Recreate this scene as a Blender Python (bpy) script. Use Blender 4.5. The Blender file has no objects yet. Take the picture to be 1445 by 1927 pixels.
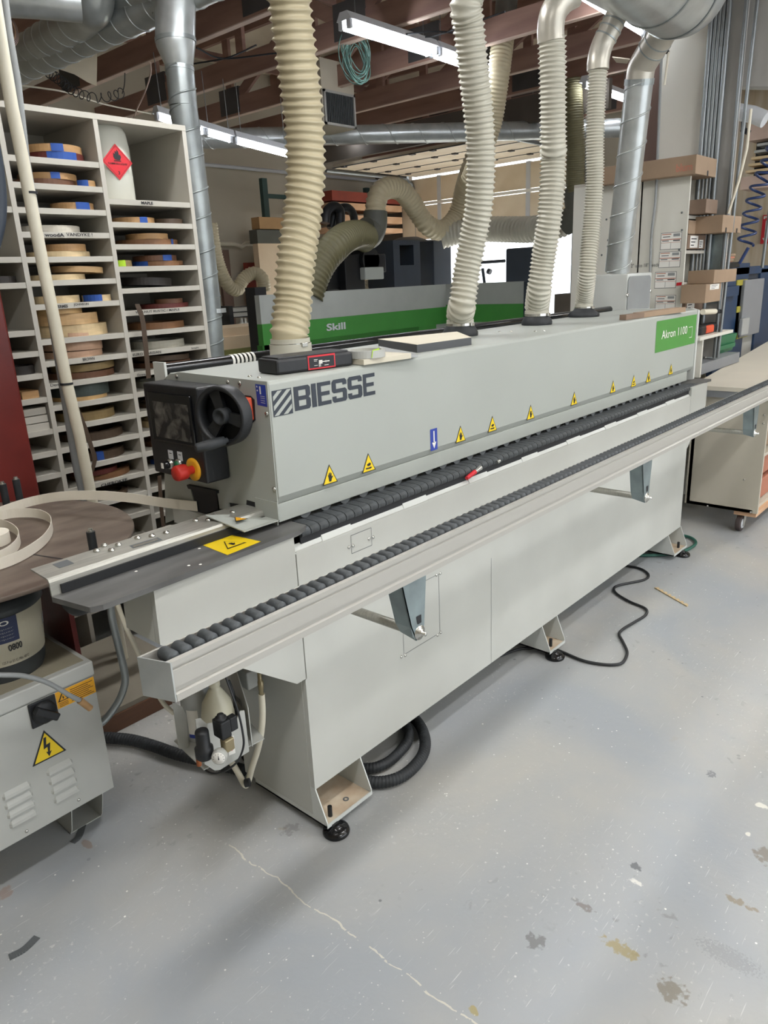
import bpy, bmesh, math, random
from mathutils import Vector, Matrix, Quaternion
random.seed(7)
V = Vector
S = bpy.context.scene
COL = S.collection
# ------------------------------------------------------------------ camera frame (solved from the vanishing points)
F, CX, CY, H = 1380.0, 722.5, 963.5, 1.62
vx = V((2010-CX, 465-CY, F)).normalized()
dn = V((202.0, 4340.0, F)).normalized()
dn = (dn - vx*dn.dot(vx)).normalized()
up = -dn
vy = up.cross(vx)
ROT = Matrix((vx, vy, up))            # camera (x right, y down, z forward) -> world
CAM = V((0, 0, H))
def ray(p): return ROT @ V((p[0]-CX, p[1]-CY, F))
def onz(p, z): r = ray(p); return CAM + r*((z-H)/r.z)
def ony(p, y): r = ray(p); return CAM + r*(y/r.y)
def onx(p, x): r = ray(p); return CAM + r*(x/r.x)
def size_at(P, px):                    # metres covered by px pixels at world point P
    c = ROT.transposed() @ (V(P)-CAM); return px*c.z/F

# ------------------------------------------------------------------ materials
def lin(h):
    h = h.lstrip('#'); o = []
    for i in (0, 2, 4):
        c = int(h[i:i+2], 16)/255
        o.append(c/12.92 if c <= .04045 else ((c+.055)/1.055)**2.4)
    return o+[1.0]
MATS = {}
def mat(name, col='#808080', rough=.5, metal=0.0, var=.06, scale=6, bump=0.0, bscale=60, col2=None, stretch=None, emit=0, spec=.5, alpha=None, trans=0):
    if name in MATS: return MATS[name]
    m = bpy.data.materials.new(name); m.use_nodes = True
    nt = m.node_tree; N = nt.nodes; L = nt.links
    b = N['Principled BSDF']; b.inputs['Roughness'].default_value = rough
    b.inputs['Metallic'].default_value = metal; b.inputs['Specular IOR Level'].default_value = spec
    if trans: b.inputs['Transmission Weight'].default_value = trans
    c = lin(col)
    tc = N.new('ShaderNodeTexCoord'); src = tc.outputs['Object']
    if stretch:
        mp = N.new('ShaderNodeMapping'); mp.inputs['Scale'].default_value = stretch
        L.new(src, mp.inputs['Vector']); src = mp.outputs['Vector']
    if var or col2:
        n = N.new('ShaderNodeTexNoise'); n.inputs['Scale'].default_value = scale; n.inputs['Detail'].default_value = 5
        L.new(src, n.inputs['Vector'])
        r = N.new('ShaderNodeValToRGB'); r.color_ramp.elements[0].position = .33; r.color_ramp.elements[1].position = .68
        c2 = lin(col2) if col2 else [min(1, x*(1+var)) for x in c[:3]]+[1]
        c1 = c if col2 else [x*(1-var) for x in c[:3]]+[1]
        r.color_ramp.elements[0].color = c1; r.color_ramp.elements[1].color = c2
        L.new(n.outputs['Fac'], r.inputs['Fac']); L.new(r.outputs['Color'], b.inputs['Base Color'])
        rr = N.new('ShaderNodeMapRange'); rr.inputs['To Min'].default_value = max(0, rough-.07); rr.inputs['To Max'].default_value = min(1, rough+.09)
        L.new(n.outputs['Fac'], rr.inputs['Value']); L.new(rr.outputs['Result'], b.inputs['Roughness'])
    else: b.inputs['Base Color'].default_value = c
    if bump:
        n2 = N.new('ShaderNodeTexNoise'); n2.inputs['Scale'].default_value = bscale; n2.inputs['Detail'].default_value = 4
        L.new(src, n2.inputs['Vector'])
        bp = N.new('ShaderNodeBump'); bp.inputs['Strength'].default_value = bump; bp.inputs['Distance'].default_value = .01
        L.new(n2.outputs['Fac'], bp.inputs['Height']); L.new(bp.outputs['Normal'], b.inputs['Normal'])
    if emit:
        b.inputs['Emission Color'].default_value = c; b.inputs['Emission Strength'].default_value = emit
    if alpha is not None: b.inputs['Alpha'].default_value = alpha
    MATS[name] = m; return m

mat('machine_grey', '#a3a7a1', .42, var=.03, scale=2.5)
mat('machine_body', '#b2b3ad', .45, var=.05, scale=1.7, col2='#bfc0ba')
mat('machine_white', '#c6c9c5', .4, var=.03)
mat('black_plastic', '#17191c', .5, var=.18, scale=9, bump=.05)
mat('black_gloss', '#101114', .16, var=.1)
mat('rubber', '#24272a', .62, var=.25, scale=25, bump=.1)
mat('pad_rubber', '#43474a', .6, var=.3, scale=30, bump=.15)
mat('seam', '#5c6062', .6, var=0)
mat('galv', '#b3b7b6', .3, .55, var=.14, scale=9)
mat('galv_dark', '#959b9b', .34, .55, var=.2, scale=7)
mat('duct_warm', '#b5b0a4', .35, .4, var=.12, scale=7)
mat('zinc', '#8f9c9f', .38, .75, var=.16, scale=14)
mat('steel', '#aaa9a1', .45, .6, var=.12, scale=10, stretch=(1, 14, 14))
mat('bolt', '#c9c9c4', .25, .9, var=0)
mat('alu', '#b2b0aa', .42, .3, var=0)
mat('cast_plate', '#696968', .42, .35, var=.22, scale=5, stretch=(1, 5, 5))
mat('hose_cream', '#b8ad90', .45, var=.06, scale=12)
mat('hose_pale', '#b6b3a5', .4, var=.05, scale=12)
mat('hose_olive', '#6d684b', .5, var=.1)
mat('hose_dark', '#55564e', .55, var=.1)
mat('red_plastic', '#b5281c', .5, var=.06)
mat('orange_red', '#d5512f', .4, var=.06)
mat('yellow', '#e8c81c', .5, var=.05)
mat('amber', '#e0a21c', .5, var=.05)
mat('ink', '#1b1d22', .6, var=0)
mat('logo_ink', '#2b323c', .5, var=0)
mat('label_white', '#e4e2dc', .6, var=.03)
mat('green_plate', '#4b8c3f', .45, var=.04)
mat('green_stripe', '#428b3d', .5, var=.05)
mat('green_dark', '#2b6a26', .5, var=.05)
mat('cnc_grey', '#a6aaa5', .5, var=.04)
mat('cnc_yellow', '#73723f', .6, var=.15, scale=5)
mat('blue_sticker', '#2a3f9a', .5, var=.03)
mat('melamine', '#b6b2a8', .5, var=.03, scale=4)
mat('melamine_dusty', '#a9a396', .6, var=.08, scale=5)
mat('tape_blue', '#204a96', .6, var=.08)
mat('tape_green', '#a8cf2c', .6, var=.05)
mat('jug', '#cfcfc4', .4, var=.03)
mat('hazard_red', '#c9202d', .5, var=.04)
mat('pvc', '#d8d2bf', .4, var=.05)
mat('grey_pvc', '#8c8f8f', .5, var=.05)
mat('oxblood', '#611811', .45, var=.22, scale=5, bump=.05)
mat('turntable', '#55483f', .5, var=.0, scale=5, col2='#74685d', stretch=(1, 3, 1))
mat('banding_white', '#ece6d8', .5, var=.02)
mat('cabinet_grey', '#adaea9', .45, var=.04)
mat('lid_dust', '#89826f', .8, var=.1, scale=6)
mat('dusty_concrete', '#8b8476', .8, var=.1, scale=4)
mat('tab_yellow', '#a39b3a', .5, var=.06)
mat('hatch_glass', '#8d9192', .3, var=.08)
mat('cardboard', '#98816a', .75, var=.07, scale=8)
mat('cardboard_dark', '#7c6858', .75, var=.07, scale=8)
mat('cardboard_orange', '#ab875c', .75, var=.06)
mat('pail_dark', '#35393b', .5, var=.1)
mat('pail_label', '#aea894', .6, var=.05)
mat('navy_label', '#28304f', .6, var=.06)
mat('timber', '#a07f70', .75, var=.0, scale=3, col2='#82645a', stretch=(1, .4, 3))
mat('timber_edge', '#c2ab9c', .8, var=.1)
mat('gusset', '#4a4848', .6, var=.1)
mat('roof_panel', '#e8dcc6', .8, var=.0, scale=1.6, col2='#c6b9a3', bump=.3, bscale=3)
mat('torn_panel', '#e6dcc8', .8, var=.08, scale=2)
mat('wall_cream', '#bdb5a3', .75, var=.07, scale=1.2)
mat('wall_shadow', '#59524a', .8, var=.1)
mat('plywood', '#cdb596', .6, scale=2, col2='#dcc8ab', stretch=(1, 3, .6))
mat('plywood_pale', '#d8cdbb', .6, scale=3, col2='#c6b595', stretch=(1, 5, .5))
mat('door_panel', '#e9dcc6', .65, scale=2.5, col2='#d8c8ae')
mat('lumber', '#c99f7c', .7, scale=6, col2='#d9b291')
mat('lumber_red', '#8a3a2c', .7, var=.12)
mat('brown_board', '#6b5348', .6, scale=3, col2='#5a443b', stretch=(3, 3, .4))
mat('pillar_white', '#d2d0c6', .6, var=.05, scale=2)
mat('soffit_grey', '#aaa8a3', .8, var=.06)
mat('conduit', '#858a8c', .35, .6, var=.1)
mat('cnc_black', '#15171b', .5, var=.2, scale=5)
mat('cnc_blue', '#2c3542', .5, var=.1)
mat('press_blue', '#1d3858', .45, var=.12)
mat('press_grey', '#83868a', .5, var=.06)
mat('rack_green', '#2f4a46', .5, var=.1)
mat('coil_blue', '#1b3364', .35, var=0)
mat('cable_black', '#202225', .5, var=0)
mat('green_hose', '#2c5f52', .45, var=0)
mat('green_wire', '#4b6b62', .5, var=0)
mat('rust', '#b5a088', .7, col2='#cfc6b2', scale=12)
mat('bin_green', '#1f6a45', .45, var=.08)
mat('bench_top', '#cdc7b9', .55, var=.04, scale=3)
mat('bench_side', '#bdb7a8', .6, var=.05, scale=2)
mat('caster_rubber', '#4b4140', .6, var=.05)
mat('tube_light', '#f4f8ff', .4, var=0, emit=30)
mat('fixture_white', '#c9ccd0', .5, var=.03)
mat('copper', '#a0623f', .35, .8, var=.1)
mat('brass', '#93876a', .35, .6, var=.1)
mat('bottle', '#bdb9a4', .35, var=.03)
mat('cloudy', '#a5a8a8', .3, var=.1, scale=6)
mat('mdf_grey', '#c9c2b0', .7, var=.03)
mat('mdf_edge', '#4d4f52', .7, var=.05)
mat('pink_side', '#b3765f', .6, var=.1)
mat('vent_dark', '#2a2a29', .7, var=.1)
COILC = dict(tan='#a98459', oak='#bd9a68', walnut='#62412d', brown='#7a5537', grey='#a6a396', cream='#cbb48c', rose='#b5937a',
             slate='#3f4845', black='#26211f', mahogany='#5a231e', maple='#c9a678', olive='#85714b', dark='#4a3a2c', white='#bfb9ac')
for k, c in COILC.items(): mat('coil_'+k, c, .55, var=.1, scale=14, stretch=(1, 1, 6))

def screen_mat():
    m = mat('dusty_screen', '#26262a', .25, var=0, scale=14)
    nt = m.node_tree; N = nt.nodes; L = nt.links; b = N['Principled BSDF']
    tc = N.new('ShaderNodeTexCoord'); n = N.new('ShaderNodeTexNoise'); n.inputs['Scale'].default_value = 26; n.inputs['Detail'].default_value = 8; n.inputs['Distortion'].default_value = .5
    r = N.new('ShaderNodeValToRGB'); r.color_ramp.elements[0].position = .42; r.color_ramp.elements[1].position = .72
    r.color_ramp.elements[0].color = lin('#1d1c1e'); r.color_ramp.elements[1].color = lin('#67645f')
    L.new(tc.outputs['Object'], n.inputs['Vector']); L.new(n.outputs['Fac'], r.inputs['Fac']); L.new(r.outputs['Color'], b.inputs['Base Color'])
screen_mat()

def floor_mat():
    m = bpy.data.materials.new('painted_concrete'); m.use_nodes = True; MATS['floor'] = m
    nt = m.node_tree; N = nt.nodes; L = nt.links; b = N['Principled BSDF']
    g = N.new('ShaderNodeNewGeometry'); P = g.outputs['Position']
    def noise(s, d=5, dist=0, vec=P):
        n = N.new('ShaderNodeTexNoise'); n.inputs['Scale'].default_value = s; n.inputs['Detail'].default_value = d; n.inputs['Distortion'].default_value = dist
        L.new(vec, n.inputs['Vector']); return n.outputs['Fac']
    def ramp(f, a, c, ca, cb):
        r = N.new('ShaderNodeValToRGB'); e = r.color_ramp.elements
        e[0].position = a; e[1].position = c; e[0].color = ca; e[1].color = cb; L.new(f, r.inputs['Fac']); return r.outputs['Color']
    def mixc(f, a, c):
        x = N.new('ShaderNodeMix'); x.data_type = 'RGBA'
        if isinstance(f, float): x.inputs[0].default_value = f
        else: L.new(f, x.inputs[0])
        for i, v in ((6, a), (7, c)):
            if isinstance(v, list): x.inputs[i].default_value = v
            else: L.new(v, x.inputs[i])
        return x.outputs[2]
    def math_(op, a, c=None):
        x = N.new('ShaderNodeMath'); x.operation = op
        for i, v in enumerate((a, c)):
            if v is None: continue
            if isinstance(v, (int, float)): x.inputs[i].default_value = v
            else: L.new(v, x.inputs[i])
        return x.outputs[0]
    def mapped(sc, rot=0):
        mp = N.new('ShaderNodeMapping'); mp.inputs['Scale'].default_value = sc; mp.inputs['Rotation'].default_value = (0, 0, rot)
        L.new(P, mp.inputs['Vector']); return mp.outputs['Vector']
    W = [1, 1, 1, 1]; K = [0, 0, 0, 1]
    base = ramp(noise(1.3, 6, .6), .36, .66, lin('#9fa4a9'), lin('#b7b4ac'))
    base = mixc(math_('MULTIPLY', noise(9, 8), .5), base, lin('#a1a6aa'))
    # fine white specks
    def specks(scale, thr, colr, base, mask_scale=1.5, mlo=.45, mhi=.6, seedv=0):
        vo = N.new('ShaderNodeTexVoronoi'); vo.inputs['Scale'].default_value = scale
        L.new(mapped((1, 1, 1), seedv), vo.inputs['Vector'])
        d = ramp(vo.outputs['Distance'], thr*.75, thr, W, K)
        mk = ramp(noise(mask_scale, 3, 0, mapped((1, 1, 1), seedv+1)), mlo, mhi, K, W)
        sep = N.new('ShaderNodeSeparateColor'); L.new(vo.outputs['Color'], sep.inputs[0])
        pick = math_('GREATER_THAN', sep.outputs[0], .55)
        f = math_('MULTIPLY', math_('MULTIPLY', d, mk), pick)
        return mixc(f, base, colr)
    base = specks(22, .075, lin('#ecece6'), base, 1.1, .38, .52, .4)
    base = specks(35, .10, lin('#e0e1dc'), base, 2.3, .46, .56, 5.4)
    base = specks(60, .12, lin('#d0d1cd'), base, 1.8, .44, .60, 1.4)
    base = specks(9, .07, lin('#eceae2'), base, .9, .5, .64, 2.2)
    base = specks(13, .09, lin('#44484c'), base, 1.2, .5, .66, 3.1)
    # irregular dark / rust / ochre blotches
    def blotch(ns, lo, hi, colr, base, ms, mlo, mhi, rot, amt=.8):
        f = math_('MULTIPLY', ramp(noise(ns, 8, .4, mapped((1, 1, 1), rot)), lo, hi, K, W), ramp(noise(ms, 2, 0, mapped((1, 1, 1), rot+2)), mlo, mhi, K, W))
        return mixc(math_('MULTIPLY', f, amt), base, colr)
    base = blotch(22, .62, .68, lin('#858684'), base, 1.5, .54, .66, .7, .7)
    base = blotch(16, .64, .70, lin('#a2977f'), base, 1.0, .56, .68, 1.9, .7)
    base = blotch(70, .62, .70, lin('#cfd0cb'), base, 1.7, .5, .64, 2.7, .6)
    # scratches
    for rot, sc in ((.35, 5), (-.9, 7), (1.2, 6)):
        f = math_('MULTIPLY', ramp(noise(sc*1.5, 2, 0, mapped((1, 26, 1), rot)), .70, .73, K, W), ramp(noise(.9, 2, 0, mapped((1, 1, 1), rot)), .46, .6, K, W))
        base = mixc(math_('MULTIPLY', f, .6), base, lin('#d6d8d5'))
    # spilled stains and the long crack at their own places
    sx = N.new('ShaderNodeSeparateXYZ'); L.new(P, sx.inputs[0]); X, Y = sx.outputs[0], sx.outputs[1]
    def spot(px, rx, ry, colr, base, rough_n=14, amt=.9):
        c = onz(px, 0)
        dx = math_('DIVIDE', math_('SUBTRACT', X, c.x), rx); dy = math_('DIVIDE', math_('SUBTRACT', Y, c.y), ry)
        r2 = math_('ADD', math_('MULTIPLY', dx, dx), math_('MULTIPLY', dy, dy))
        f = ramp(math_('MULTIPLY', math_('ADD', r2, math_('MULTIPLY', noise(rough_n*4, 7), 2.0)), .4), .47, .56, W, K)
        return mixc(math_('MULTIPLY', f, amt*.8), base, colr)
    base = spot((1168, 1785), .032, .075, lin('#9b8d5c'), base)
    base = spot((1100, 1707), .02, .04, lin('#77706a'), base)
    base = spot((545, 1560), .05, .04, lin('#6d6a69'), base, amt=.5)
    base = spot((1338, 1457), .03, .025, lin('#6a6e71'), base, 30)
    base = spot((1435, 1517), .02, .03, lin('#eceadf'), base, 6)
    base = spot((1408, 1570), .016, .012, lin('#eceadf'), base, 6)
    base = spot((1440, 1610), .06, .05, lin('#7d7568'), base)
    base = spot((1395, 1700), .02, .07, lin('#8c8068'), base)
    base = spot((1197, 1631), .022, .03, lin('#55595d'), base, 20)
    base = spot((1197, 1660), .014, .03, lin('#e6e5dc'), base, 20)
    base = spot((165, 1590), .02, .055, lin('#8d755c'), base, 6, .7)
    base = spot((10, 1680), .05, .04, lin('#9c7a62'), base, 6, .6)
    base = spot((1007, 1772), .04, .04, lin('#70706f'), base)
    base = spot((1265, 1865), .05, .06, lin('#7b7466'), base)
    base = spot((1370, 1800), .05, .12, lin('#8a8c8d'), base, 40, .6)
    base = spot((890, 1902), .02, .02, lin('#a59655'), base)
    a, c = onz((430, 1590), 0), onz((890, 1925), 0); c = a+(c-a)*1.6
    d = (c-a); ln = d.length; ux, uy = d.x/ln, d.y/ln
    rx_, ry_ = math_('SUBTRACT', X, a.x), math_('SUBTRACT', Y, a.y)
    al = math_('ADD', math_('MULTIPLY', rx_, ux), math_('MULTIPLY', ry_, uy))
    pe = math_('ADD', math_('MULTIPLY', rx_, -uy), math_('MULTIPLY', ry_, ux))
    pe = math_('ADD', pe, math_('MULTIPLY', math_('SUBTRACT', noise(9, 6), .5), .05))
    f = math_('MULTIPLY', math_('LESS_THAN', math_('ABSOLUTE', pe), math_('MULTIPLY', noise(25, 3), .0045)), math_('MULTIPLY', math_('GREATER_THAN', al, 0), math_('GREATER_THAN', noise(40, 3), .42)))
    base = mixc(math_('MULTIPLY', f, .75), base, lin('#d9d6c6'))
    L.new(base, b.inputs['Base Color'])
    rr = ramp(noise(3, 5), .3, .7, [.3, .3, .3, 1], [.5, .5, .5, 1]); L.new(rr, b.inputs['Roughness'])
    bp = N.new('ShaderNodeBump'); bp.inputs['Strength'].default_value = .12; bp.inputs['Distance'].default_value = .01
    L.new(noise(45, 4), bp.inputs['Height']); L.new(bp.outputs['Normal'], b.inputs['Normal'])
floor_mat()
def metal_spiral_bump(name, col): pass

# ------------------------------------------------------------------ object helpers
WL = {}                                # world location of every object made (nothing is rotated or scaled)
def root(name, loc, label, cat, group=None):
    o = bpy.data.objects.new(name, None); COL.objects.link(o); o.empty_display_size = .05
    o.location = loc; WL[o] = V(loc); tagit(o, label, cat, group); return o
def tagit(o, label=None, cat=None, group=None, kind=None):
    if label: o['label'] = label
    if cat: o['category'] = cat
    if group: o['group'] = group
    if kind: o['kind'] = kind
    return o
class MB:
    def __init__(s): s.v = []; s.f = []; s.m = []; s.sm = []; s.mats = []
    def mi(s, m):
        m = MATS[m]
        if m not in s.mats: s.mats.append(m)
        return s.mats.index(m)
    def add(s, vs, fs, m, smooth=False):
        o = len(s.v); s.v += [V(p) for p in vs]; k = s.mi(m)
        for f in fs: s.f.append([i+o for i in f]); s.m.append(k); s.sm.append(smooth)
        return s
    def box(s, x0, x1, y0, y1, z0, z1, m, M=None):
        vs = [V((x, y, z)) for z in (z0, z1) for y in (y0, y1) for x in (x0, x1)]
        if M: vs = [M @ p for p in vs]
        return s.add(vs, [(0, 2, 3, 1), (4, 5, 7, 6), (0, 1, 5, 4), (2, 6, 7, 3), (0, 4, 6, 2), (1, 3, 7, 5)], m)
    def bbox(s, x0, x1, y0, y1, z0, z1, m, r=.004, M=None, seg=2):    # bevelled box
        bm = bmesh.new(); bmesh.ops.create_cube(bm, size=1)
        for v in bm.verts: v.co = V(((x0+x1)/2+v.co.x*(x1-x0), (y0+y1)/2+v.co.y*(y1-y0), (z0+z1)/2+v.co.z*(z1-z0)))
        bmesh.ops.bevel(bm, geom=list(bm.edges), offset=r, segments=seg, profile=.5, affect='EDGES')
        bm.verts.ensure_lookup_table()
        vs = [v.co.copy() for v in bm.verts]
        if M: vs = [M @ p for p in vs]
        s.add(vs, [[v.index for v in f.verts] for f in bm.faces], m, False); bm.free(); return s
    def hexa(s, p, m):                 # 8 points: bottom loop 0-3, top loop 4-7
        return s.add(p, [(3, 2, 1, 0), (4, 5, 6, 7), (0, 1, 5, 4), (1, 2, 6, 5), (2, 3, 7, 6), (3, 0, 4, 7)], m)
    def prism(s, pts, ext, m, smooth=False):    # closed outline pts extruded by vector ext
        n = len(pts); ext = V(ext); a = [V(p) for p in pts]; b = [p+ext for p in a]
        s.add(a+b, [list(range(n))[::-1], list(range(n, 2*n))], m)
        return s.add(a+b, [(i, (i+1) % n, n+(i+1) % n, n+i) for i in range(n)], m, smooth)
    def tube(s, path, r, m, seg=12, cap=True, smooth=True, start=None):
        path = [V(p) for p in path]; n = len(path)
        rf = r if callable(r) else ((lambda i: r[i]) if isinstance(r, (list, tuple)) else (lambda i: r))
        T = [(path[min(i+1, n-1)]-path[max(i-1, 0)]).normalized() for i in range(n)]
        u = start or T[0].orthogonal(); u = (u-T[0]*u.dot(T[0])).normalized(); vs = []
        for i in range(n):
            if i:
                q = T[i-1].rotation_difference(T[i]); u = q @ u; u = (u-T[i]*u.dot(T[i])).normalized()
            w = T[i].cross(u)
            for k in range(seg):
                a = 2*math.pi*k/seg
                rad = rf(i) if not getattr(s, 'rk', None) else s.rk(i, a)
                vs.append(path[i]+(u*math.cos(a)+w*math.sin(a))*rad)
        fs = [(i*seg+k, i*seg+(k+1) % seg, (i+1)*seg+(k+1) % seg, (i+1)*seg+k) for i in range(n-1) for k in range(seg)]
        s.add(vs, fs, m, smooth)
        if cap: s.add([vs[k] for k in range(seg)]+[vs[(n-1)*seg+k] for k in range(seg)], [list(range(seg))[::-1], list(range(seg, 2*seg))], m)
        return s
    def cyl(s, a, b, r, m, seg=16, r2=None): return s.tube([a, b], [r, r if r2 is None else r2], m, seg)
    def ring(s, a, b, ro, ri, m, seg=32):       # hollow ring from a to b
        a, b = V(a), V(b); t = (b-a).normalized(); u = t.orthogonal().normalized(); w = t.cross(u); vs = []
        for c, r in ((a, ro), (b, ro), (b, ri), (a, ri)):
            vs += [c+(u*math.cos(2*math.pi*k/seg)+w*math.sin(2*math.pi*k/seg))*r for k in range(seg)]
        fs = [(j*seg+k, j*seg+(k+1) % seg, ((j+1) % 4)*seg+(k+1) % seg, ((j+1) % 4)*seg+k) for j in range(4) for k in range(seg)]
        return s.add(vs, fs, m)
    def lathe(s, c, prof, m, seg=28, axis=(0, 0, 1)):
        c = V(c); t = V(axis).normalized(); u = t.orthogonal().normalized(); w = t.cross(u); n = len(prof)
        vs = [c+t*h+(u*math.cos(2*math.pi*k/seg)+w*math.sin(2*math.pi*k/seg))*r for r, h in prof for k in range(seg)]
        fs = [(i*seg+k, i*seg+(k+1) % seg, (i+1)*seg+(k+1) % seg, (i+1)*seg+k) for i in range(n-1) for k in range(seg)]
        s.add(vs, fs, m, True)
        for i in (0, n-1):
            if prof[i][0] > 1e-4: s.add([vs[i*seg+k] for k in range(seg)], [list(range(seg))], m)
        return s
    def ribbon(s, path, w, t, m, closed=False):  # upright strip of height w, thickness t along a path
        path = [V(p) for p in path]; n = len(path); vs = []
        for i, p in enumerate(path):
            d = path[min(i+1, n-1)]-path[max(i-1, 0)]; nrm = V((-d.y, d.x, 0)).normalized()*t/2
            vs += [p-nrm, p+nrm, p+nrm+V((0, 0, w)), p-nrm+V((0, 0, w))]
        fs = [(i*4+k, i*4+(k+1) % 4, i*4+4+(k+1) % 4, i*4+4+k) for i in range(n-1) for k in range(4)]
        return s.add(vs, fs+[(0, 1, 2, 3), ((n-1)*4+3, (n-1)*4+2, (n-1)*4+1, (n-1)*4)], m, False)
    def build(s, name, parent=None, bev=0, label=None, base=False):
        lo = V([min(p[i] for p in s.v) for i in range(3)]); hi = V([max(p[i] for p in s.v) for i in range(3)])
        c = (lo+hi)/2
        if parent is None: c.z = lo.z
        me = bpy.data.meshes.new(name); me.from_pydata([p-c for p in s.v], [], s.f)
        for m in s.mats: me.materials.append(m)
        for i, p in enumerate(me.polygons): p.material_index = s.m[i]; p.use_smooth = s.sm[i]
        bm = bmesh.new(); bm.from_mesh(me); bmesh.ops.recalc_face_normals(bm, faces=bm.faces); bm.to_mesh(me); bm.free()
        o = bpy.data.objects.new(name, me); COL.objects.link(o); WL[o] = c
        if parent: o.parent = parent; o.location = c-WL[parent]
        else: o.location = c
        if bev:
            b = o.modifiers.new('bevel', 'BEVEL'); b.width = bev; b.segments = 2; b.limit_method = 'ANGLE'; b.angle_limit = .6
        if label: o['label'] = label
        return o
def thing(mb, name, label, cat, group=None, bev=0):
    return tagit(mb.build(name, None, bev), label, cat, group)
def struct(mb, name, label=None):
    o = mb.build(name); tagit(o, label, None, None, 'structure'); return o
def copy_tree(o, off, label=None):     # copy a thing with parts and sub-parts
    def cp(q, par):
        c = q.copy(); COL.objects.link(c); c.parent = par; WL[c] = WL[q]+V(off)
        for ch in q.children: cp(ch, c)
        return c
    c = cp(o, o.parent); c.location = o.location+V(off)
    if label: c['label'] = label
    return c
def catmull(pts, n=10):
    pts = [V(p) for p in pts]; out = []
    P = [pts[0]*2-pts[1]]+pts+[pts[-1]*2-pts[-2]]
    for i in range(1, len(P)-2):
        for k in range(n):
            t = k/n; a, b, c, d = P[i-1:i+3]
            out.append(.5*((2*b)+(c-a)*t+(2*a-5*b+4*c-d)*t*t+(-a+3*b-3*c+d)*t**3))
    return out+[pts[-1]]
def resample(path, step):
    out = [path[0]]; acc = 0
    L_ = [0]
    for i in range(1, len(path)): L_.append(L_[-1]+(path[i]-path[i-1]).length)
    n = max(2, int(L_[-1]/step)); j = 0
    out = []
    for k in range(n+1):
        d = L_[-1]*k/n
        while j < len(L_)-2 and L_[j+1] < d: j += 1
        t = (d-L_[j])/max(1e-9, L_[j+1]-L_[j]); out.append(path[j].lerp(path[j+1], min(1, t)))
    return out, L_[-1]/n
def corrugated(mb, pts, r, pitch, m, depth=.1, seg=32, helix=True, per=5, sharp=True, rads=None):
    path, st = resample(catmull(pts, 12), pitch/per); n = len(path)
    def rk(i, a):
        ph = (i*st/pitch+(a/(2*math.pi) if helix else 0)) % 1
        w = abs(2*ph-1); prof = (1-w)**1.9 if sharp else .5-.5*math.cos(2*math.pi*ph)
        return r*(1-depth+depth*prof)
    mb.rk = rk; mb.tube(path, r, m, seg, cap=True); mb.rk = None
    return mb
def spiral_duct(mb, a, b, r, pitch, m, seg=32):   # smooth pipe plus a raised helical seam
    a, b = V(a), V(b); mb.cyl(a, b, r, m, seg); t = (b-a).normalized(); u = t.orthogonal().normalized(); w = t.cross(u)
    Ln = (b-a).length; n = int(Ln/pitch*20)
    pa = [a+t*(Ln*i/n)+(u*math.cos(2*math.pi*i/20)+w*math.sin(2*math.pi*i/20))*r for i in range(n+1)]
    mb.tube(pa, .0055, m, 6); return mb
def text_faces(string, bold=0.0):
    cu = bpy.data.curves.new('t', 'FONT'); cu.body = string; cu.size = 1; cu.offset = bold; cu.resolution_u = 3
    ob = bpy.data.objects.new('t', cu); COL.objects.link(ob); dg = bpy.context.evaluated_depsgraph_get(); dg.update()
    me = bpy.data.meshes.new_from_object(ob.evaluated_get(dg))
    vs = [v.co.copy() for v in me.vertices]; fs = [list(p.vertices) for p in me.polygons]
    bpy.data.objects.remove(ob); bpy.data.meshes.remove(me); bpy.data.curves.remove(cu)
    x0, x1 = min(v.x for v in vs), max(v.x for v in vs); y0, y1 = min(v.y for v in vs), max(v.y for v in vs)
    return [((v.x-x0)/(x1-x0), (v.y-y0)/(y1-y0)) for v in vs], fs
def text_on(mb, string, O, U, W, m, bold=0.0, off=.0012):    # O lower-left corner, U full width vector, W full height vector
    uv, fs = text_faces(string, bold); O, U, W = V(O), V(U), V(W); n = U.cross(W).normalized()*off
    return mb.add([O+U*a+W*b+n for a, b in uv], fs, m)
def flat(mb, O, U, W, pts, m, off=.001):          # flat patch, pts in units of U and W
    O, U, W = V(O), V(U), V(W); n = U.cross(W).normalized()*off
    return mb.add([O+U*a+W*b+n for a, b in pts], [list(range(len(pts)))], m)
def strip2d(mb, O, U, W, pts, w, m, off=.001):    # pen line, pts in metres along unit U, W
    O, U, W = V(O), V(U), V(W); n = U.cross(W).normalized()*off
    for (a, b), (c, d) in zip(pts, pts[1:]):
        L_ = math.hypot(c-a, d-b) or 1; px, py = -(d-b)/L_*w/2, (c-a)/L_*w/2
        mb.add([O+U*x+W*y+n for x, y in ((a+px, b+py), (a-px, b-py), (c-px, d-py), (c+px, d+py))], [(0, 1, 2, 3)], m)
SQ = [(0, 0), (1, 0), (1, 1), (0, 1)]
HAND = [(.42, .12), (.56, .12), (.60, .24), (.70, .34), (.68, .38), (.60, .34), (.60, .52), (.56, .52), (.55, .38), (.53, .56), (.49, .56), (.49, .38), (.46, .54), (.42, .53), (.44, .37), (.39, .47), (.36, .45), (.40, .30)]
CRUSH = [(.26, .16), (.62, .14), (.74, .20), (.60, .24), (.46, .22), (.34, .24), (.26, .22)]
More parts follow.
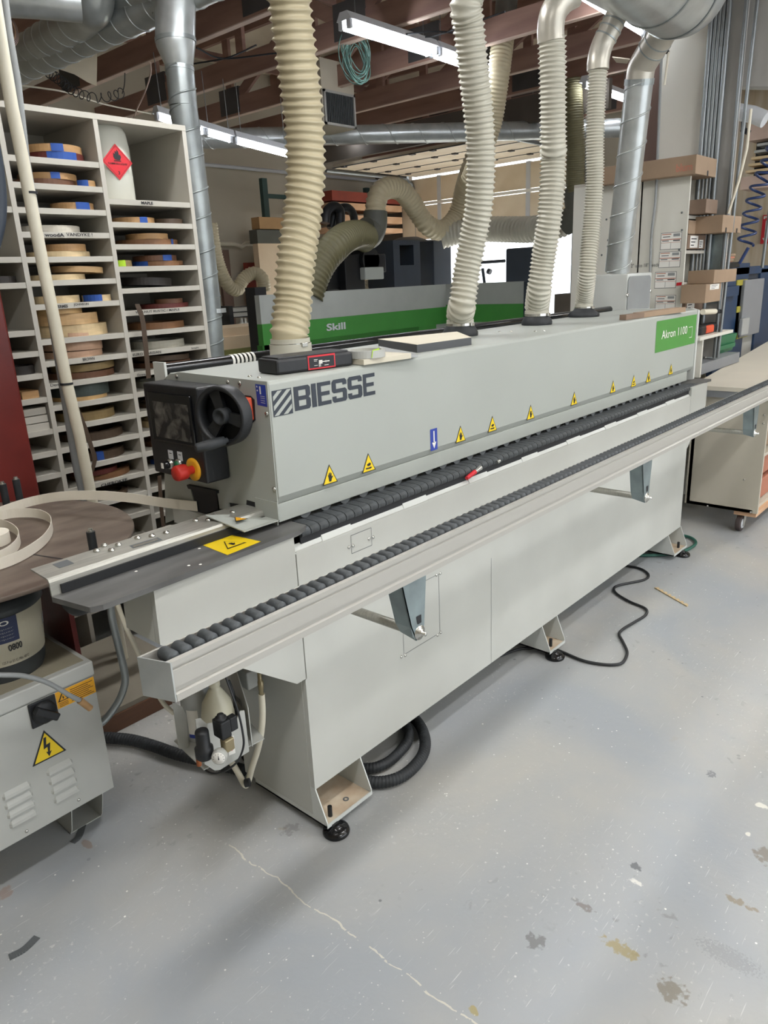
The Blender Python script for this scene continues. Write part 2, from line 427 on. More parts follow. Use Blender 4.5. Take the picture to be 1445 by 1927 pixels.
def warn_tri(parent, c, s, U=(1, 0, 0), W=(0, 0, 1), kind='hand', name='warning_sticker', flatfill=False):
    mb = MB(); U, W = V(U)*s, V(W)*s*1.0; O = V(c)-U/2-W*.45
    flat(mb, O, U, W, [(0, 0), (1, 0), (.5, .95)], 'ink', .0010)
    flat(mb, O, U, W, [(.075, .045), (.925, .045), (.5, .86)], 'yellow', .0016)
    if kind == 'hand': flat(mb, O, U, W, HAND, 'ink', .0022)
    elif kind == 'crush':
        flat(mb, O, U, W, CRUSH, 'ink', .0022); flat(mb, O, U, W, [(.40, .30), (.60, .30), (.66, .40), (.56, .46), (.36, .40)], 'ink', .0022)
    elif kind == 'bolt':
        flat(mb, O, U, W, [(.44, .72), (.52, .72), (.48, .48), (.60, .50), (.54, .22), (.60, .24), (.50, .08), (.44, .26), (.49, .24), (.50, .40), (.39, .37)], 'ink', .0022)
    return mb.build(name, parent)
def screws(parent, pts, r, axis, name='screw'):
    for p in pts:
        MB().lathe(p, [(r, 0), (r, r*.25), (r*.75, r*.6), (0.0001, r*.7)], 'bolt', 12, axis).build(name, parent)
# ================================================================== THE EDGEBANDING MACHINE
YF = 1.44                      # front face of the base
ED = root('edgebander', (2.7, 1.6, 0), 'long pale grey edgebanding machine with printed hood and roller support rail', 'machine')
# base body: sheet-metal box with a slanted cut under the infeed end
mb = MB()
mb.prism([(1.222, YF+.02, .15), (4.2, YF+.02, .15), (4.2, YF+.02, .922), (4.44, YF+.02, .968), (.795, YF+.02, .968), (.79, YF+.02, .826), (1.19, YF+.02, .531), (1.222, YF+.02, .528)][::-1], (0, .13, 0), 'machine_body')
mb.box(1.2205, 1.235, YF+.0185, 1.79, .053, .9, 'machine_body'); mb.box(1.235, 4.2, YF+.0185, 1.79, .155, .9, 'machine_body')
mb.box(1.222, 4.45, YF+.02, 2.02, .9, .955, 'machine_body')
mb.box(1.28, 4.15, 1.75, 2.0, .15, .9, 'machine_body')
base = mb.build('base_body', ED)
# front sheets
mb = MB()
mb.prism([(1.222, YF, .15), (4.19, YF, .15), (4.19, YF, .921), (1.228, YF, .921), (1.228, YF, .531), (1.222, YF, .528)][::-1], (0, .018, 0), 'machine_body')
fp = mb.build('front_panel', ED, bev=.004)
mb = MB()
mb.prism([(.794, YF, .968), (1.224, YF, .968), (1.224, YF, .532), (1.19, YF, .531), (.79, YF, .826)], (0, .018, 0), 'machine_body')
mb.build('end_skirt', ED, bev=.003); mb = MB()
mb.prism([(4.193, YF, .968), (4.445, YF, .968), (4.445, YF, .83), (4.193, YF, .62)], (0, .018, 0), 'machine_body')
mb.build('end_skirt', ED, bev=.003)
# sloping ledge with weld bumps; its caught light put into the whiter colour
mb = MB()
mb.prism([(1.226, YF-.001, .914), (1.226, YF+.02, .936), (1.226, YF+.024, .936), (1.226, YF+.024, .912)], (2.962, 0, 0), 'machine_white')
x = 1.33
while x < 4.15:
    mb.prism([(x, YF-.0012, .916), (x+.01, YF+.018, .939), (x+.01, YF+.022, .939), (x, YF+.022, .917)], (.12, 0, 0), 'machine_white'); x += .36
mb.build('panel_ledge', ED, bev=.002)
# access plates with screws
def px_front(p): return ony(p, YF)
mb = MB()
a = px_front((661, 1028)); b = px_front((699, 1014)); z0, z1 = px_front((664, 1041)).z, px_front((680, 1000)).z
for q in ([(a.x, z0), (b.x, z0), (b.x, z1), (a.x, z1), (a.x, z0)],):
    strip2d(mb, (0, YF, 0), (1, 0, 0), (0, 0, 1), q, .0016, 'seam', .0006)
mb.build('small_access_plate', ED)
mb = MB(); a = px_front((760, 1232)); c = px_front((825, 1080))
strip2d(mb, (0, YF, 0), (1, 0, 0), (0, 0, 1), [(a.x, a.z), (c.x, a.z), (c.x, c.z), (a.x, c.z), (a.x, a.z)], .0016, 'seam', .0006)
mb.build('access_plate', ED)
mb = MB(); a = px_front((924, 1050)); strip2d(mb, (0, YF, 0), (1, 0, 0), (0, 0, 1), [(a.x, a.z), (a.x, .151)], .0016, 'seam', .0006); mb.build('panel_seam', ED)
screws(ED, [px_front(p) for p in ((656, 1030), (664, 1027), (694, 1014), (702, 1011), (821, 1082), (828, 1079), (823, 1195), (829, 1190), (755, 1236), (762, 1233))], .0055, (0, -1, 0))
# gusset feet
for x0, x1, px_, bxx in ((1.222, 1.425, 1.252, 1.262), (2.58, 2.715, 2.615, 2.635), (4.005, 4.20, 4.125, 4.14)):
    mb = MB(); t = .004; yl_ = 1.398
    for xa in (x0, x1-t):
        mb.prism([(xa, YF+.018, .155), (xa, YF+.3, .155), (xa, YF+.3, .03), (xa, yl_, .03), (xa, yl_, .048), (xa, YF, .152)], (t, 0, 0), 'machine_white')
    mb.box(x0, x1, yl_+.002, 1.74, .03, .036, 'machine_white')
    mb.box(x0+t+.001, x1-t-.001, yl_+.006, 1.62, .0362, .0368, 'rust')
    mb.box(x0, x1, yl_-.001, yl_+.003, .028, .040, 'machine_white')
    br = mb.build('foot_bracket', ED)
    MB().lathe((px_, 1.392, .0), [(.041, 0), (.043, .006), (.040, .015), (.028, .022), (.013, .026), (.012, .031)], 'black_gloss', 28).build('leveling_foot', br)
    MB().cyl((bxx, 1.425, .036), (bxx, 1.425, .072), .0075, 'black_plastic', 10).build('threaded_rod', br)
    MB().ring((bxx+.085, 1.44, .037), (bxx+.085, 1.44, .038), .010, .005, 'seam', 16).build('bolt_hole', br)
for fx in (1.34, 4.0):
    MB().lathe((fx, 1.9, 0), [(.044, 0), (.046, .006), (.04, .018), (.012, .028), (.01, .16)], 'black_gloss', 20).build('leveling_foot', ED)
# ---- infeed and outfeed plates
mb = MB()
mb.prism([(.616, 1.565, .967), (.640, 1.438, .967), (.665, 1.427, .967), (1.247, 1.437, .967), (1.285, 1.455, .967), (1.285, 1.53, .967), (1.24, 1.60, .967)], (0, 0, .013), 'cast_plate')
plate = mb.build('infeed_plate', ED, bev=.002)
mb = MB()
mb.prism([(4.28, 1.455, .967), (4.475, 1.43, .967), (4.478, 1.57, .967), (4.3, 1.60, .967), (4.22, 1.535, .967)], (0, 0, .013), 'cast_plate')
mb.build('outfeed_plate', ED, bev=.002)
# yellow hand-hazard label on the infeed plate
o, u, w = onz((382, 1026), .9805), onz((428, 1044.5), .9805), onz((437, 1007), .9805)
mb = MB(); O, U, W = o, u-o, w-o
r3 = onz((491, 1019), .9805)
mb.add([o, u, r3, w], [(0, 1, 2, 3)], 'yellow')
cc = (o+u+r3+w)/4; UU = V((1, 0, 0)); WW = V((0, 1, 0))
for k, mt, sc in ((.0008, 'ink', .062), (.0013, 'yellow', .052)):
    mb.add([cc+UU*(-sc/2)+WW*(-sc*.42)+V((0, 0, k)), cc+UU*(sc/2)+WW*(-sc*.42)+V((0, 0, k)), cc+WW*(sc*.5)+V((0, 0, k))], [(0, 1, 2)], mt)
mb.add([cc+UU*((a_-.5)*.05)+WW*((b_-.42)*.05)+V((0, 0, .0019)) for a_, b_ in HAND], [list(range(len(HAND)))], 'ink')
mb.build('hand_hazard_label', plate)
for p in ((375, 1032), (256, 1075), (355, 1064), (377, 1062)):
    q = onz(p, .98); MB().lathe(q, [(.004, 0), (.003, .0006)], 'label_white', 8).build('countersunk_screw', plate)
# steel angle fence
fence = MB()
prof = [(1.565, .98), (1.565, 1.012), (1.569, 1.018), (1.576, 1.02), (1.668, 1.02), (1.668, 1.016), (1.578, 1.016), (1.571, 1.012), (1.571, .98)]
def fx0(y): return .618+(y-1.565)*.05
n_ = len(prof)
fence.add([(fx0(y), y, z) for y, z in prof]+[(1.33, y, z) for y, z in prof], [list(range(n_)), list(range(n_, 2*n_))]+[(i, (i+1) % n_, n_+(i+1) % n_, n_+i) for i in range(n_)], 'steel')
fence.box(.64, 1.30, 1.560, 1.566, .981, 1.002, 'black_plastic')
fen = fence.build('infeed_fence', ED)
screws(fen, [onz(p, 1.021) for p in ((182, 1037), (196, 1027), (210, 1036), (223, 1026), (259, 1013), (286, 1009), (313, 1003), (368, 980), (392, 979), (401, 971), (438, 964))], .0085, (0, 0, 1), 'hex_bolt')
mb = MB(); o = onz((98, 1063), 1.021); mb.add([onz(p, 1.0205) for p in ((98, 1062), (112, 1069), (140, 1060), (126, 1053))], [(0, 1, 2, 3)], 'seam'); mb.build('grey_sticker', fen)
mb = MB(); mb.add([onz(p, 1.0205) for p in ((243, 1027), (250, 1032), (306, 1016), (297, 1011))], [(0, 1, 2, 3)], 'seam')
a_, b_ = onz((252, 1030), 1.021), onz((298, 1016), 1.021)
mb.add([a_, onz((249, 1027), 1.021), onz((296, 1013), 1.021), b_], [(0, 1, 2, 3)], 'bolt'); mb.build('rating_strip', fen)
# ---- conveyor chain: rubber pads
step = .0352; x = 1.262; k = 0
padm = None
while x < 4.29:
    if padm is None:
        mb = MB(); q = [(x, 1.452, .950), (x, 1.447, .956), (x, 1.448, .966), (x, 1.455, .973), (x, 1.467, .976), (x, 1.528, .976), (x, 1.528, .950)]
        mb.prism(q, (step-.003, 0, 0), 'pad_rubber'); padm = mb.build('chain_pad', ED, bev=.003)
    else:
        c = padm.copy(); COL.objects.link(c); c.parent = ED; c.location = padm.location+V((step*k, 0, 0)); WL[c] = WL[padm]+V((step*k, 0, 0))
    x += step; k += 1
mb = MB(); mb.box(1.26, 4.30, 1.455, 1.60, .93, .958, 'ink'); mb.build('chain_track', ED)
# top pressure wheels peeping below the hood
pw = None
for k in range(36):
    x = 1.34+k*.082
    if pw is None: pw = MB().cyl((x, 1.515, 1.0), (x, 1.545, 1.0), .024, 'seam', 18).build('pressure_wheel', ED)
    else:
        c = pw.copy(); COL.objects.link(c); c.parent = ED; c.location = pw.location+V((.082*k, 0, 0)); WL[c] = WL[pw]+V((.082*k, 0, 0))
# ---- hood
HX0, HX1, HY0, HY1, HT = 1.235, 4.358, 1.5, 1.955, 1.38
mb = MB()
prof = [(HY0+.012, 1.044), (HY0, 1.066), (HY0, HT-.008), (HY0+.008, HT), (HY1, HT), (HY1+.06, HT-.03), (HY1+.10, 1.05), (HY1+.11, .96), (HY1+.06, .96), (1.62, 1.0), (1.60, 1.02), (HY0+.02, 1.040)]
n_ = len(prof)
mb.add([(HX0, y, z) for y, z in prof]+[(HX1, y, z) for y, z in prof], [list(range(n_)), list(range(n_, 2*n_))]+[(i, (i+1) % n_, n_+(i+1) % n_, n_+i) for i in range(n_)], 'machine_grey')
hood = mb.build('hood', ED, bev=.003)
mb = MB(); mb.box(HX0+.002, 4.30, HY0+.010, HY0+.016, .990, 1.043, 'machine_grey'); mb.build('hood_lower_strip', ED, bev=.002)
mb = MB(); mb.prism([(HX1+.001, HY0-.004, .99), (HX1+.001, HY0-.004, 1.375), (HX1+.001, HY0+.03, 1.385), (HX1+.001, 1.9, 1.385), (HX1+.001, 2.0, 1.30), (HX1+.001, 2.0, .97), (HX1+.001, 1.54, .985)], (.022, 0, 0), 'machine_white'); mb.build('end_cap', ED, bev=.003)
# end face details (faces the infeed)
def pe(p, off=0): return onx(p, HX0-off)
def endpoly(pxs, t, m, name, par=None, off=0.0):
    mb = MB(); pts = [pe(p, off) for p in pxs]; mb.prism(pts, (-t, 0, 0), m); return mb.build(name, par or ED)
endpoly([(311, 894), (322, 705), (338, 700), (504, 718), (524, 953), (524, 988), (482, 972), (483, 945), (465, 940), (464, 950), (431, 945), (432, 955), (412, 958), (409, 926), (359, 915), (370, 962), (313, 984)], .003, 'machine_grey', 'end_panel')
endpoly([(359, 914), (409, 925), (414, 958), (374, 970)], .001, 'ink', 'banding_inlet', off=.002)
endpoly([(357, 911), (412, 922), (412, 928), (360, 918)], .012, 'black_plastic', 'inlet_lip', off=.003)
endpoly([(432, 945), (464, 951), (465, 941), (484, 946), (485, 968), (436, 962)], .001, 'ink', 'notch_painted_shade', off=.0005)  # thin black sheet puts the notch's shade into the colour
# deflector lip
mb = MB()
a, b, c, d = V((HX0-.003, 1.503, .998)), V((HX0-.003, 1.60, .998)), V((1.075, 1.62, 1.034)), V((1.11, 1.503, 1.0))
mb.hexa([d, a, b, c]+[q+V((0, 0, .003)) for q in (d, a, b, c)], 'machine_grey')
mb.hexa([V((HX0-.006, 1.503, .998)), V((HX0-.003, 1.503, .998)), V((HX0-.003, 1.60, .998)), V((HX0-.006, 1.60, .998))]+[V((HX0-.006, 1.503, 1.05)), V((HX0-.003, 1.503, 1.05)), V((HX0-.003, 1.60, 1.05)), V((HX0-.006, 1.60, 1.05))], 'machine_grey')
lip = mb.build('deflector_plate', ED)
mb = MB(); c0 = V((1.135, 1.555, 1.020))
for k, mt, sc in ((.002, 'ink', .036), (.0026, 'amber', .029)):
    mb.add([c0+V((-sc*.6, -sc*.4, k)), c0+V((sc*.6, -sc*.4, k-.004)), c0+V((0, sc*.5, k+.001))], [(0, 1, 2)], mt)
mb.build('warning_sticker', lip)
screws(ED, [pe(p, .004) for p in ((333, 708), (429, 719), (451, 721), (502, 778), (516, 920))], .006, (-1, 0, 0))
screws(ED, [onz(p, HT) for p in ((470, 709), (488, 711), (940, 625), (962, 624), (1007, 624), (1024, 623))], .006, (0, 0, 1))
# blue sticker and red isolator
mb = MB(); q = [pe(p, .0035) for p in ((480, 722.5), (499, 725), (503, 766), (484.5, 762))]
mb.add(q, [(0, 1, 2, 3)], 'blue_sticker')
def bil(q, a, b): return q[3].lerp(q[2], a).lerp(q[0].lerp(q[1], a), b)+V((-.0006, 0, 0))
mb.add([bil(q, a, b) for a, b in ((.38, .55), (.52, .55), (.52, .92), (.38, .92))], [(0, 1, 2, 3)], 'label_white')
for yy in (.72, .9): mb.add([bil(q, a, b) for a, b in ((.08, yy-.05), (.24, yy-.05), (.16, yy+.05))], [(0, 1, 2)], 'label_white')
for yy in (.15, .25, .36, .45): mb.add([bil(q, a, b) for a, b in ((.4, yy), (.85, yy), (.85, yy+.02), (.4, yy+.02))], [(0, 1, 2, 3)], 'label_white')
mb.build('blue_instruction_sticker', ED)
sq = [pe(p, .003) for p in ((449, 742), (472, 745), (479, 752), (481, 790), (474, 797), (455, 794))]
mb = MB(); mb.prism(sq, (-.002, 0, 0), 'ink'); iso = mb.build('main_switch', ED)
mb = MB(); q = [pe(p, .004) for p in ((450, 744), (474, 747), (479, 791), (455, 794))]; sh = V((-.035, .006, 0))
mb.hexa([q[0], q[1], q[2], q[3], q[0].lerp(q[2], .1)+sh, q[1].lerp(q[3], .1)+sh, q[2].lerp(q[0], .1)+sh, q[3].lerp(q[1], .1)+sh], 'orange_red')
mb.build('switch_cover', iso, bev=.004, label='orange-red switch cover')
# ---- print on the hood front
def ph(p): return ony(p, HY0)
LB = MB(); bl, br, tl = ph((556, 773)), ph((705, 741)), ph((553, 727))
zb = ph((553, 773)).z; zt = ph((553, 727)).z
xL, xR = ph((553, 750)).x, ph((705, 722)).x
zR0, zR1 = ph((705, 743)).z, ph((705, 702)).z
zb = (zb+zR0)/2; zt = (zt+zR1)/2
def letter(ch, x0, w, z0, h, t=.24):
    T = t*w*1.15; th = h*.17; P = []
    def R(a, b, c, d): P.append([(a, c), (b, c), (b, d), (a, d)])
    c_ = th*.6
    if ch == 'I': R(0, T, 0, h)
    else:
        if ch == 'E': R(0, T, 0, h); R(T, w, 0, th); R(T, w*.9, h/2-th/2, h/2+th/2); R(T, w, h-th, h)
        if ch == 'S':
            P.append([(c_, 0), (w-c_, 0), (w, c_), (w, th), (w-T*.0, th), (0, th), (0, c_)]); R(w-T, w, th, h*.42); P.append([(w, h*.42), (w, h/2+th/2-c_), (w-c_, h/2+th/2), (c_, h/2+th/2), (0, h/2+th/2), (0, h/2), (c_, h/2-th/2), (w-T, h/2-th/2), (w-T, h*.42)])
            R(0, T, h/2+th/2, h-th); P.append([(0, h-th), (w, h-th), (w, h-c_), (w-c_, h), (c_, h), (0, h-c_)]); R(0, T, th, h*.27); R(w-T, w, h*.73, h-th)
        if ch == 'B': R(0, T, 0, h); P.append([(T, 0), (w-c_, 0), (w, c_), (w, th), (T, th)]); R(w-T, w, th, h/2-th/2); P.append([(T, h/2-th/2), (w, h/2-th/2), (w-c_, h/2), (w, h/2+th/2), (T, h/2+th/2)]); R(w-T, w, h/2+th/2, h-th); P.append([(T, h-th), (w, h-th), (w, h-c_), (w-c_, h), (T, h)])
    for q in P: LB.add([V((x0+a, HY0-.001, z0+b)) for a, b in q], [list(range(len(q)))], 'logo_ink')
h = zt-zb; tot = xR-xL
ws = [('B', .185), ('I', .055), ('E', .16), ('S', .185), ('S', .185), ('E', .16)]
gap = (1-sum(w for _, w in ws))/5; x = xL
for ch, w in ws:
    ww = tot*w if ch != 'I' else tot*.2
    letter(ch, x, ww, zb, h) if ch != 'I' else letter('I', x, tot*.055/.276, zb, h)
    x += tot*(w+gap)
# hatched emblem
x0, x1 = ph((512, 755)).x, ph((549, 750)).x; w = x1-x0
ez0, ez1 = ph((514, 780)).z, ph((511, 734)).z; hh = zt-zb
def ep(a, b): return V((x0+w*a, HY0-.001, zb-.004+(hh+.004)*b))
LB.add([ep(a, b) for a, b in SQ], [(0, 1, 2, 3)], 'logo_ink')
for s_ in (-.55, -.18, .19, .56):
    pts = []
    q = [(0.04, s_+.04), (0.04, s_+.22), (.96, s_+1.14-.2), (.96, s_+.96-.2)]
    poly = q
    def clip(P, axis, lim, keep_less):
        out = []
        for i in range(len(P)):
            a, b = P[i], P[(i+1) % len(P)]
            ina = (a[axis] <= lim) if keep_less else (a[axis] >= lim); inb = (b[axis] <= lim) if keep_less else (b[axis] >= lim)
            if ina: out.append(a)
            if ina != inb:
                t = (lim-a[axis])/(b[axis]-a[axis]); out.append(tuple(a[j]+t*(b[j]-a[j]) for j in (0, 1)))
        return out
    poly = clip(poly, 1, .97, True); poly = clip(poly, 1, .03, False) if poly else poly
    if len(poly) > 2: LB.add([ep(a, b)+V((0, -.0006, 0)) for a, b in poly], [list(range(len(poly)))], 'machine_grey')
LB.build('printed_lettering', ED)
mb = MB(); q = [ph(p) for p in ((1231.5, 662), (1310.5, 647), (1316, 591), (1236, 604))]
gx0, gx1 = (q[0].x+q[3].x)/2, (q[1].x+q[2].x)/2; gz0, gz1 = (q[0].z+q[1].z)/2, (q[2].z+q[3].z)/2
gx1 = min(gx1, HX1-.01)
flat(mb, (gx0, HY0, gz0), (gx1-gx0, 0, 0), (0, 0, gz1-gz0), SQ, 'green_plate', .001)
W_, H_ = gx1-gx0, gz1-gz0
text_on(mb, 'Akron 1100', (gx0+W_*.13, HY0-.001, gz0+H_*.40), (W_*.63, 0, 0), (0, 0, H_*.27), 'label_white')
strip2d(mb, (gx0+W_*.80, HY0-.001, gz0+H_*.24), (1, 0, 0), (0, 0, 1), [(.0, H_*.36), (W_*.1, H_*.36), (W_*.1, 0), (W_*.03, 0)], .003, 'label_white', .0012)
mb.build('green_name_plate', ED)
for p, kd in (((620, 893), 'hand'), ((693, 871), 'crush'), ((866, 817), 'hand'), ((926, 798), 'crush'), ((998, 776), 'hand'), ((1080, 750), 'hand'), ((1153, 728), 'hand'), ((1192, 717), 'crush'), ((1220, 709), 'hand'), ((1262, 695), 'hand')):
    c = ph(p); warn_tri(ED, (c.x, HY0, c.z), .062, kind=kd)
mb = MB(); c = ph((816, 827)); flat(mb, (c.x-.019, HY0, c.z-.037), (.038, 0, 0), (0, 0, .074), SQ, 'blue_sticker')
flat(mb, (c.x-.019, HY0, c.z-.037), (.038, 0, 0), (0, 0, .074), [(.42, .35), (.58, .35), (.58, .9), (.42, .9)], 'label_white', .0018)
flat(mb, (c.x-.019, HY0, c.z-.037), (.038, 0, 0), (0, 0, .074), [(.2, .38), (.5, .08), (.8, .38)], 'label_white', .0018)
mb.build('blue_arrow_sticker', ED)
# rounded roller tube along the back of the hood
mb = MB(); ra = onz((328, 693), 1.392); 
mb.tube([(HX0+.01, 2.01, 1.385), (4.33, 2.01, 1.385)], .019, 'black_gloss', 16); mb.box(HX0, HX0+.008, 1.98, 2.04, 1.35, 1.41, 'machine_white'); bt = mb.build('protective_tube', ED)
mb = MB()
for k in range(6):
    x = 1.50+k*.017; mb.tube([(x, 2.01, 1.385), (x+.009, 2.01, 1.385)], .0205, 'label_white', 16)
mb.build('striped_band', bt)
# ---- control box
XC = 1.15
q = [onx(p, XC) for p in ((266, 719.6), (368, 730.7), (391.5, 912.6), (292, 887))]
y_l, y_r = (q[0].y+q[3].y)/2, (q[1].y+q[2].y)/2; zt_, zb_ = (q[0].z+q[1].z)/2, (q[2].z+q[3].z)/2
mb = MB(); mb.bbox(XC, HX0-.004, y_r, y_l, zb_, zt_, 'black_plastic', .006); ctl = mb.build('control_box', ED)
def cb(p, off=0): v = onx(p, XC-off); return v
sc = [cb(p) for p in ((281, 735), (361, 747), (371.5, 842), (292, 825))]
ya, yb_ = (sc[0].y+sc[3].y)/2, (sc[1].y+sc[2].y)/2; za, zc = (sc[0].z+sc[1].z)/2, (sc[2].z+sc[3].z)/2
mb = MB(); mb.bbox(XC-.008, XC+.002, yb_, ya, zc, za, 'black_gloss', .003); scr = mb.build('screen_bezel', ctl)
q = [cb(p) for p in ((291, 752), (357, 763), (367, 834), (300, 818))]
y0, y1, z1, z0 = (q[1].y+q[2].y)/2, (q[0].y+q[3].y)/2, (q[0].z+q[1].z)/2, (q[2].z+q[3].z)/2
mb = MB(); mb.box(XC-.0095, XC-.008, y0, y1, z0, z1, 'dusty_screen'); mb.build('touch_screen', ctl)
c = cb((365, 883)); MB().lathe((XC, c.y, c.z), [(.033, 0), (.033, .004), (.02, .005), (.0001, .005)], 'amber', 32, (-1, 0, 0)).build('emergency_collar', ctl)
MB().lathe((XC, c.y, c.z), [(.012, .004), (.012, .022), (.021, .028), (.0225, .036), (.0225, .056), (.02, .062), (.0001, .063)], 'red_plastic', 32, (-1, 0, 0)).build('emergency_stop', ctl, label='red mushroom emergency stop button')
c = cb((322, 873)); mb = MB().lathe((XC, c.y, c.z), [(.0155, 0), (.0155, .006), (.013, .008), (.012, .01)], 'bolt', 24, (-1, 0, 0)); mb.lathe((XC-.009, c.y, c.z), [(.0115, 0), (.0115, .018), (.0001, .019)], 'black_gloss', 20, (-1, 0, 0)); mb.box(XC-.0295, XC-.027, c.y-.003, c.y+.007, c.z-.008, c.z+.008, 'label_white'); mb.build('selector_knob', ctl)
c = cb((338, 872)); mb = MB().lathe((XC, c.y, c.z), [(.0145, 0), (.0145, .006), (.012, .009), (.0001, .009)], 'bolt', 24, (-1, 0, 0)); mb.lathe((XC-.009, c.y, c.z), [(.009, 0), (.009, .004), (.0001, .005)], 'bin_green', 18, (-1, 0, 0)); mb.build('green_button', ctl)
for p in ((321.5, 856), (339, 859)):
    c = cb(p); mb = MB(); mb.box(XC-.001, XC, c.y-.012, c.y+.012, c.z-.012, c.z+.014, 'fixture_white'); mb.box(XC-.0015, XC-.001, c.y-.006, c.y+.006, c.z+.004, c.z+.006, 'ink'); mb.build('button_plate', ctl)
# ---- handwheel
HWc = onx((421, 782), 1.15); ax = V((-.965, -.26, .0)).normalized()
R_ = size_at(HWc, 57)
mb = MB(); mb.lathe(HWc, [(R_, -.018), (R_*1.0, .018), (R_*.93, .022), (R_*.84, .016), (R_*.82, -.014), (R_*.9, -.02), (R_, -.018)], 'black_plastic', 48, ax)
u = ax.orthogonal().normalized(); w = ax.cross(u)
for k in range(3):
    a = .55+k*2*math.pi/3; d = u*math.cos(a)+w*math.sin(a); e = ax.cross(d)
    mb.hexa([HWc+d*.02-e*.013-ax*.008, HWc+d*R_*.86-e*.018-ax*.006, HWc+d*R_*.86+e*.018-ax*.006, HWc+d*.02+e*.013-ax*.008]+[HWc+d*.02-e*.013+ax*.006, HWc+d*R_*.86-e*.018+ax*.006, HWc+d*R_*.86+e*.018+ax*.006, HWc+d*.02+e*.013+ax*.006], 'black_plastic')
hw = mb.build('handwheel', ED)
MB().lathe(HWc, [(.022, -.01), (.022, .02), (.017, .023), (.013, .016), (.0001, .012)], 'rubber', 24, ax).build('wheel_hub', hw)
MB().cyl(HWc-ax*.088, HWc-ax*.01, .014, 'rubber', 14).build('wheel_shaft', hw)
hp = HWc+V((0, 0, -1))*R_*.86+ax*.01; he = onx((368, 844), 1.05)
hs = onx((428, 828), 1.135)
mb = MB(); mb.tube([hs, hs.lerp(he, .06), hs.lerp(he, .1), hs.lerp(he, .5), hs.lerp(he, .95), he], [.007, .007, .012, .0145, .0125, .009], 'rubber', 16); mb.build('crank_handle', hw)
# ---- roller support rail
RY0, RY1, RZ0, RZ1 = 1.05, 1.118, .922, 1.0
mb = MB(); rx0, rx1 = .592, 6.2
fr = [(RY0, RZ1), (RY0, .990), (RY0+.004, .988), (RY0+.004, .985), (RY0, .983), (RY0, .950), (RY0+.005, .947), (RY0+.005, .940), (RY0-.001, .936), (RY0-.001, RZ0), (RY1, RZ0), (RY1, RZ1), (RY1-.005, RZ1), (RY1-.005, .93), (RY0+.012, .93), (RY0+.012, RZ1)]
n_ = len(fr)
def sk(y): return -(y-RY0)*.35
mb.add([(rx0+sk(y), y, z) for y, z in fr]+[(rx1, y, z) for y, z in fr], [list(range(n_)), list(range(n_, 2*n_))]+[(i, (i+1) % n_, n_+(i+1) % n_, n_+i) for i in range(n_)], 'alu')
rail = mb.build('support_rail', ED)
mb = MB(); mb.hexa([V((rx0-.003, RY0, RZ0)), V((rx0, RY0, RZ0)), V((rx0+sk(RY1), RY1, RZ0)), V((rx0-.003+sk(RY1), RY1, RZ0))]+[V((rx0-.003, RY0, RZ1)), V((rx0, RY0, RZ1)), V((rx0+sk(RY1), RY1, RZ1)), V((rx0-.003+sk(RY1), RY1, RZ1))], 'galv'); mb.build('rail_end_plate', rail)
first = None; RP = .0282
for k in range(100):
    x = .608+k*RP
    if first is None:
        mb = MB(); mb.lathe((x, RY0+.014, .996), [(.006, 0), (.006, .003), (.0118, .004), (.013, .0065), (.0128, .02), (.013, .036), (.0118, .039), (.006, .040), (.006, .046)], 'pad_rubber', 20, (0, 1, 0)); first = mb.build('roller', rail)
    else:
        c = first.copy(); COL.objects.link(c); c.parent = rail; c.location = first.location+V((RP*k, 0, 0)); WL[c] = WL[first]+V((RP*k, 0, 0))
mb = MB()
for k in range(100, 190): mb.lathe((.608+k*RP, RY0+.014, .996), [(.0118, .004), (.013, .0065), (.013, .036), (.0118, .039)], 'pad_rubber', 12, (0, 1, 0))
tagit(mb.build('roller', rail), kind='stuff')
for bx in (1.215, 2.61, 3.985):
    mb = MB(); t = .004; yb0 = RY0+.004; yb1 = RY0+.055
    # U-shaped drop bracket: tapered front plate and left flange
    mb.prism([(bx+.095, yb0, .925), (bx, yb0, .925), (bx+.03, yb0, .80), (bx+.035, yb0, .775), (bx+.05, yb0, .757), (bx+.07, yb0, .760), (bx+.082, yb0, .79)], (0, t, 0), 'zinc')
    mb.hexa([V((bx+.03, yb0, .80)), V((bx+.034, yb0, .80)), V((bx+.034, yb1, .80)), V((bx+.03, yb1, .80)), V((bx, yb0, .925)), V((bx+.004, yb0, .925)), V((bx+.004, yb1, .925)), V((bx, yb1, .925))], 'zinc')
    mb.hexa([V((bx+.048, yb0, .757)), V((bx+.052, yb0, .757)), V((bx+.052, yb1, .767)), V((bx+.048, yb1, .767)), V((bx+.03, yb0, .80)), V((bx+.034, yb0, .80)), V((bx+.034, yb1, .80)), V((bx+.03, yb1, .80))], 'zinc')
    br = mb.build('rail_bracket', ED)
    MB().lathe((bx+.062, yb0, .775), [(.019, -.002), (.019, .002), (.011, .003), (.011, .008), (.005, .009), (.005, .02), (.0001, .021)], 'bolt', 22, (0, -1, 0)).build('clamp_bolt', br)
    mb = MB(); mb.add([V((bx+.055, yb0-.0008, .80)), V((bx+.07, yb0-.0008, .80)), V((bx+.07, yb0-.0008, .822)), V((bx+.05, yb0-.0008, .822))], [(0, 1, 2, 3)], 'ink'); mb.build('slot', br)
    MB().cyl((bx+.058, yb0+.003, .776), (bx+.058, YF+.03, .776), .0125, 'steel', 18).build('support_rod', ED)
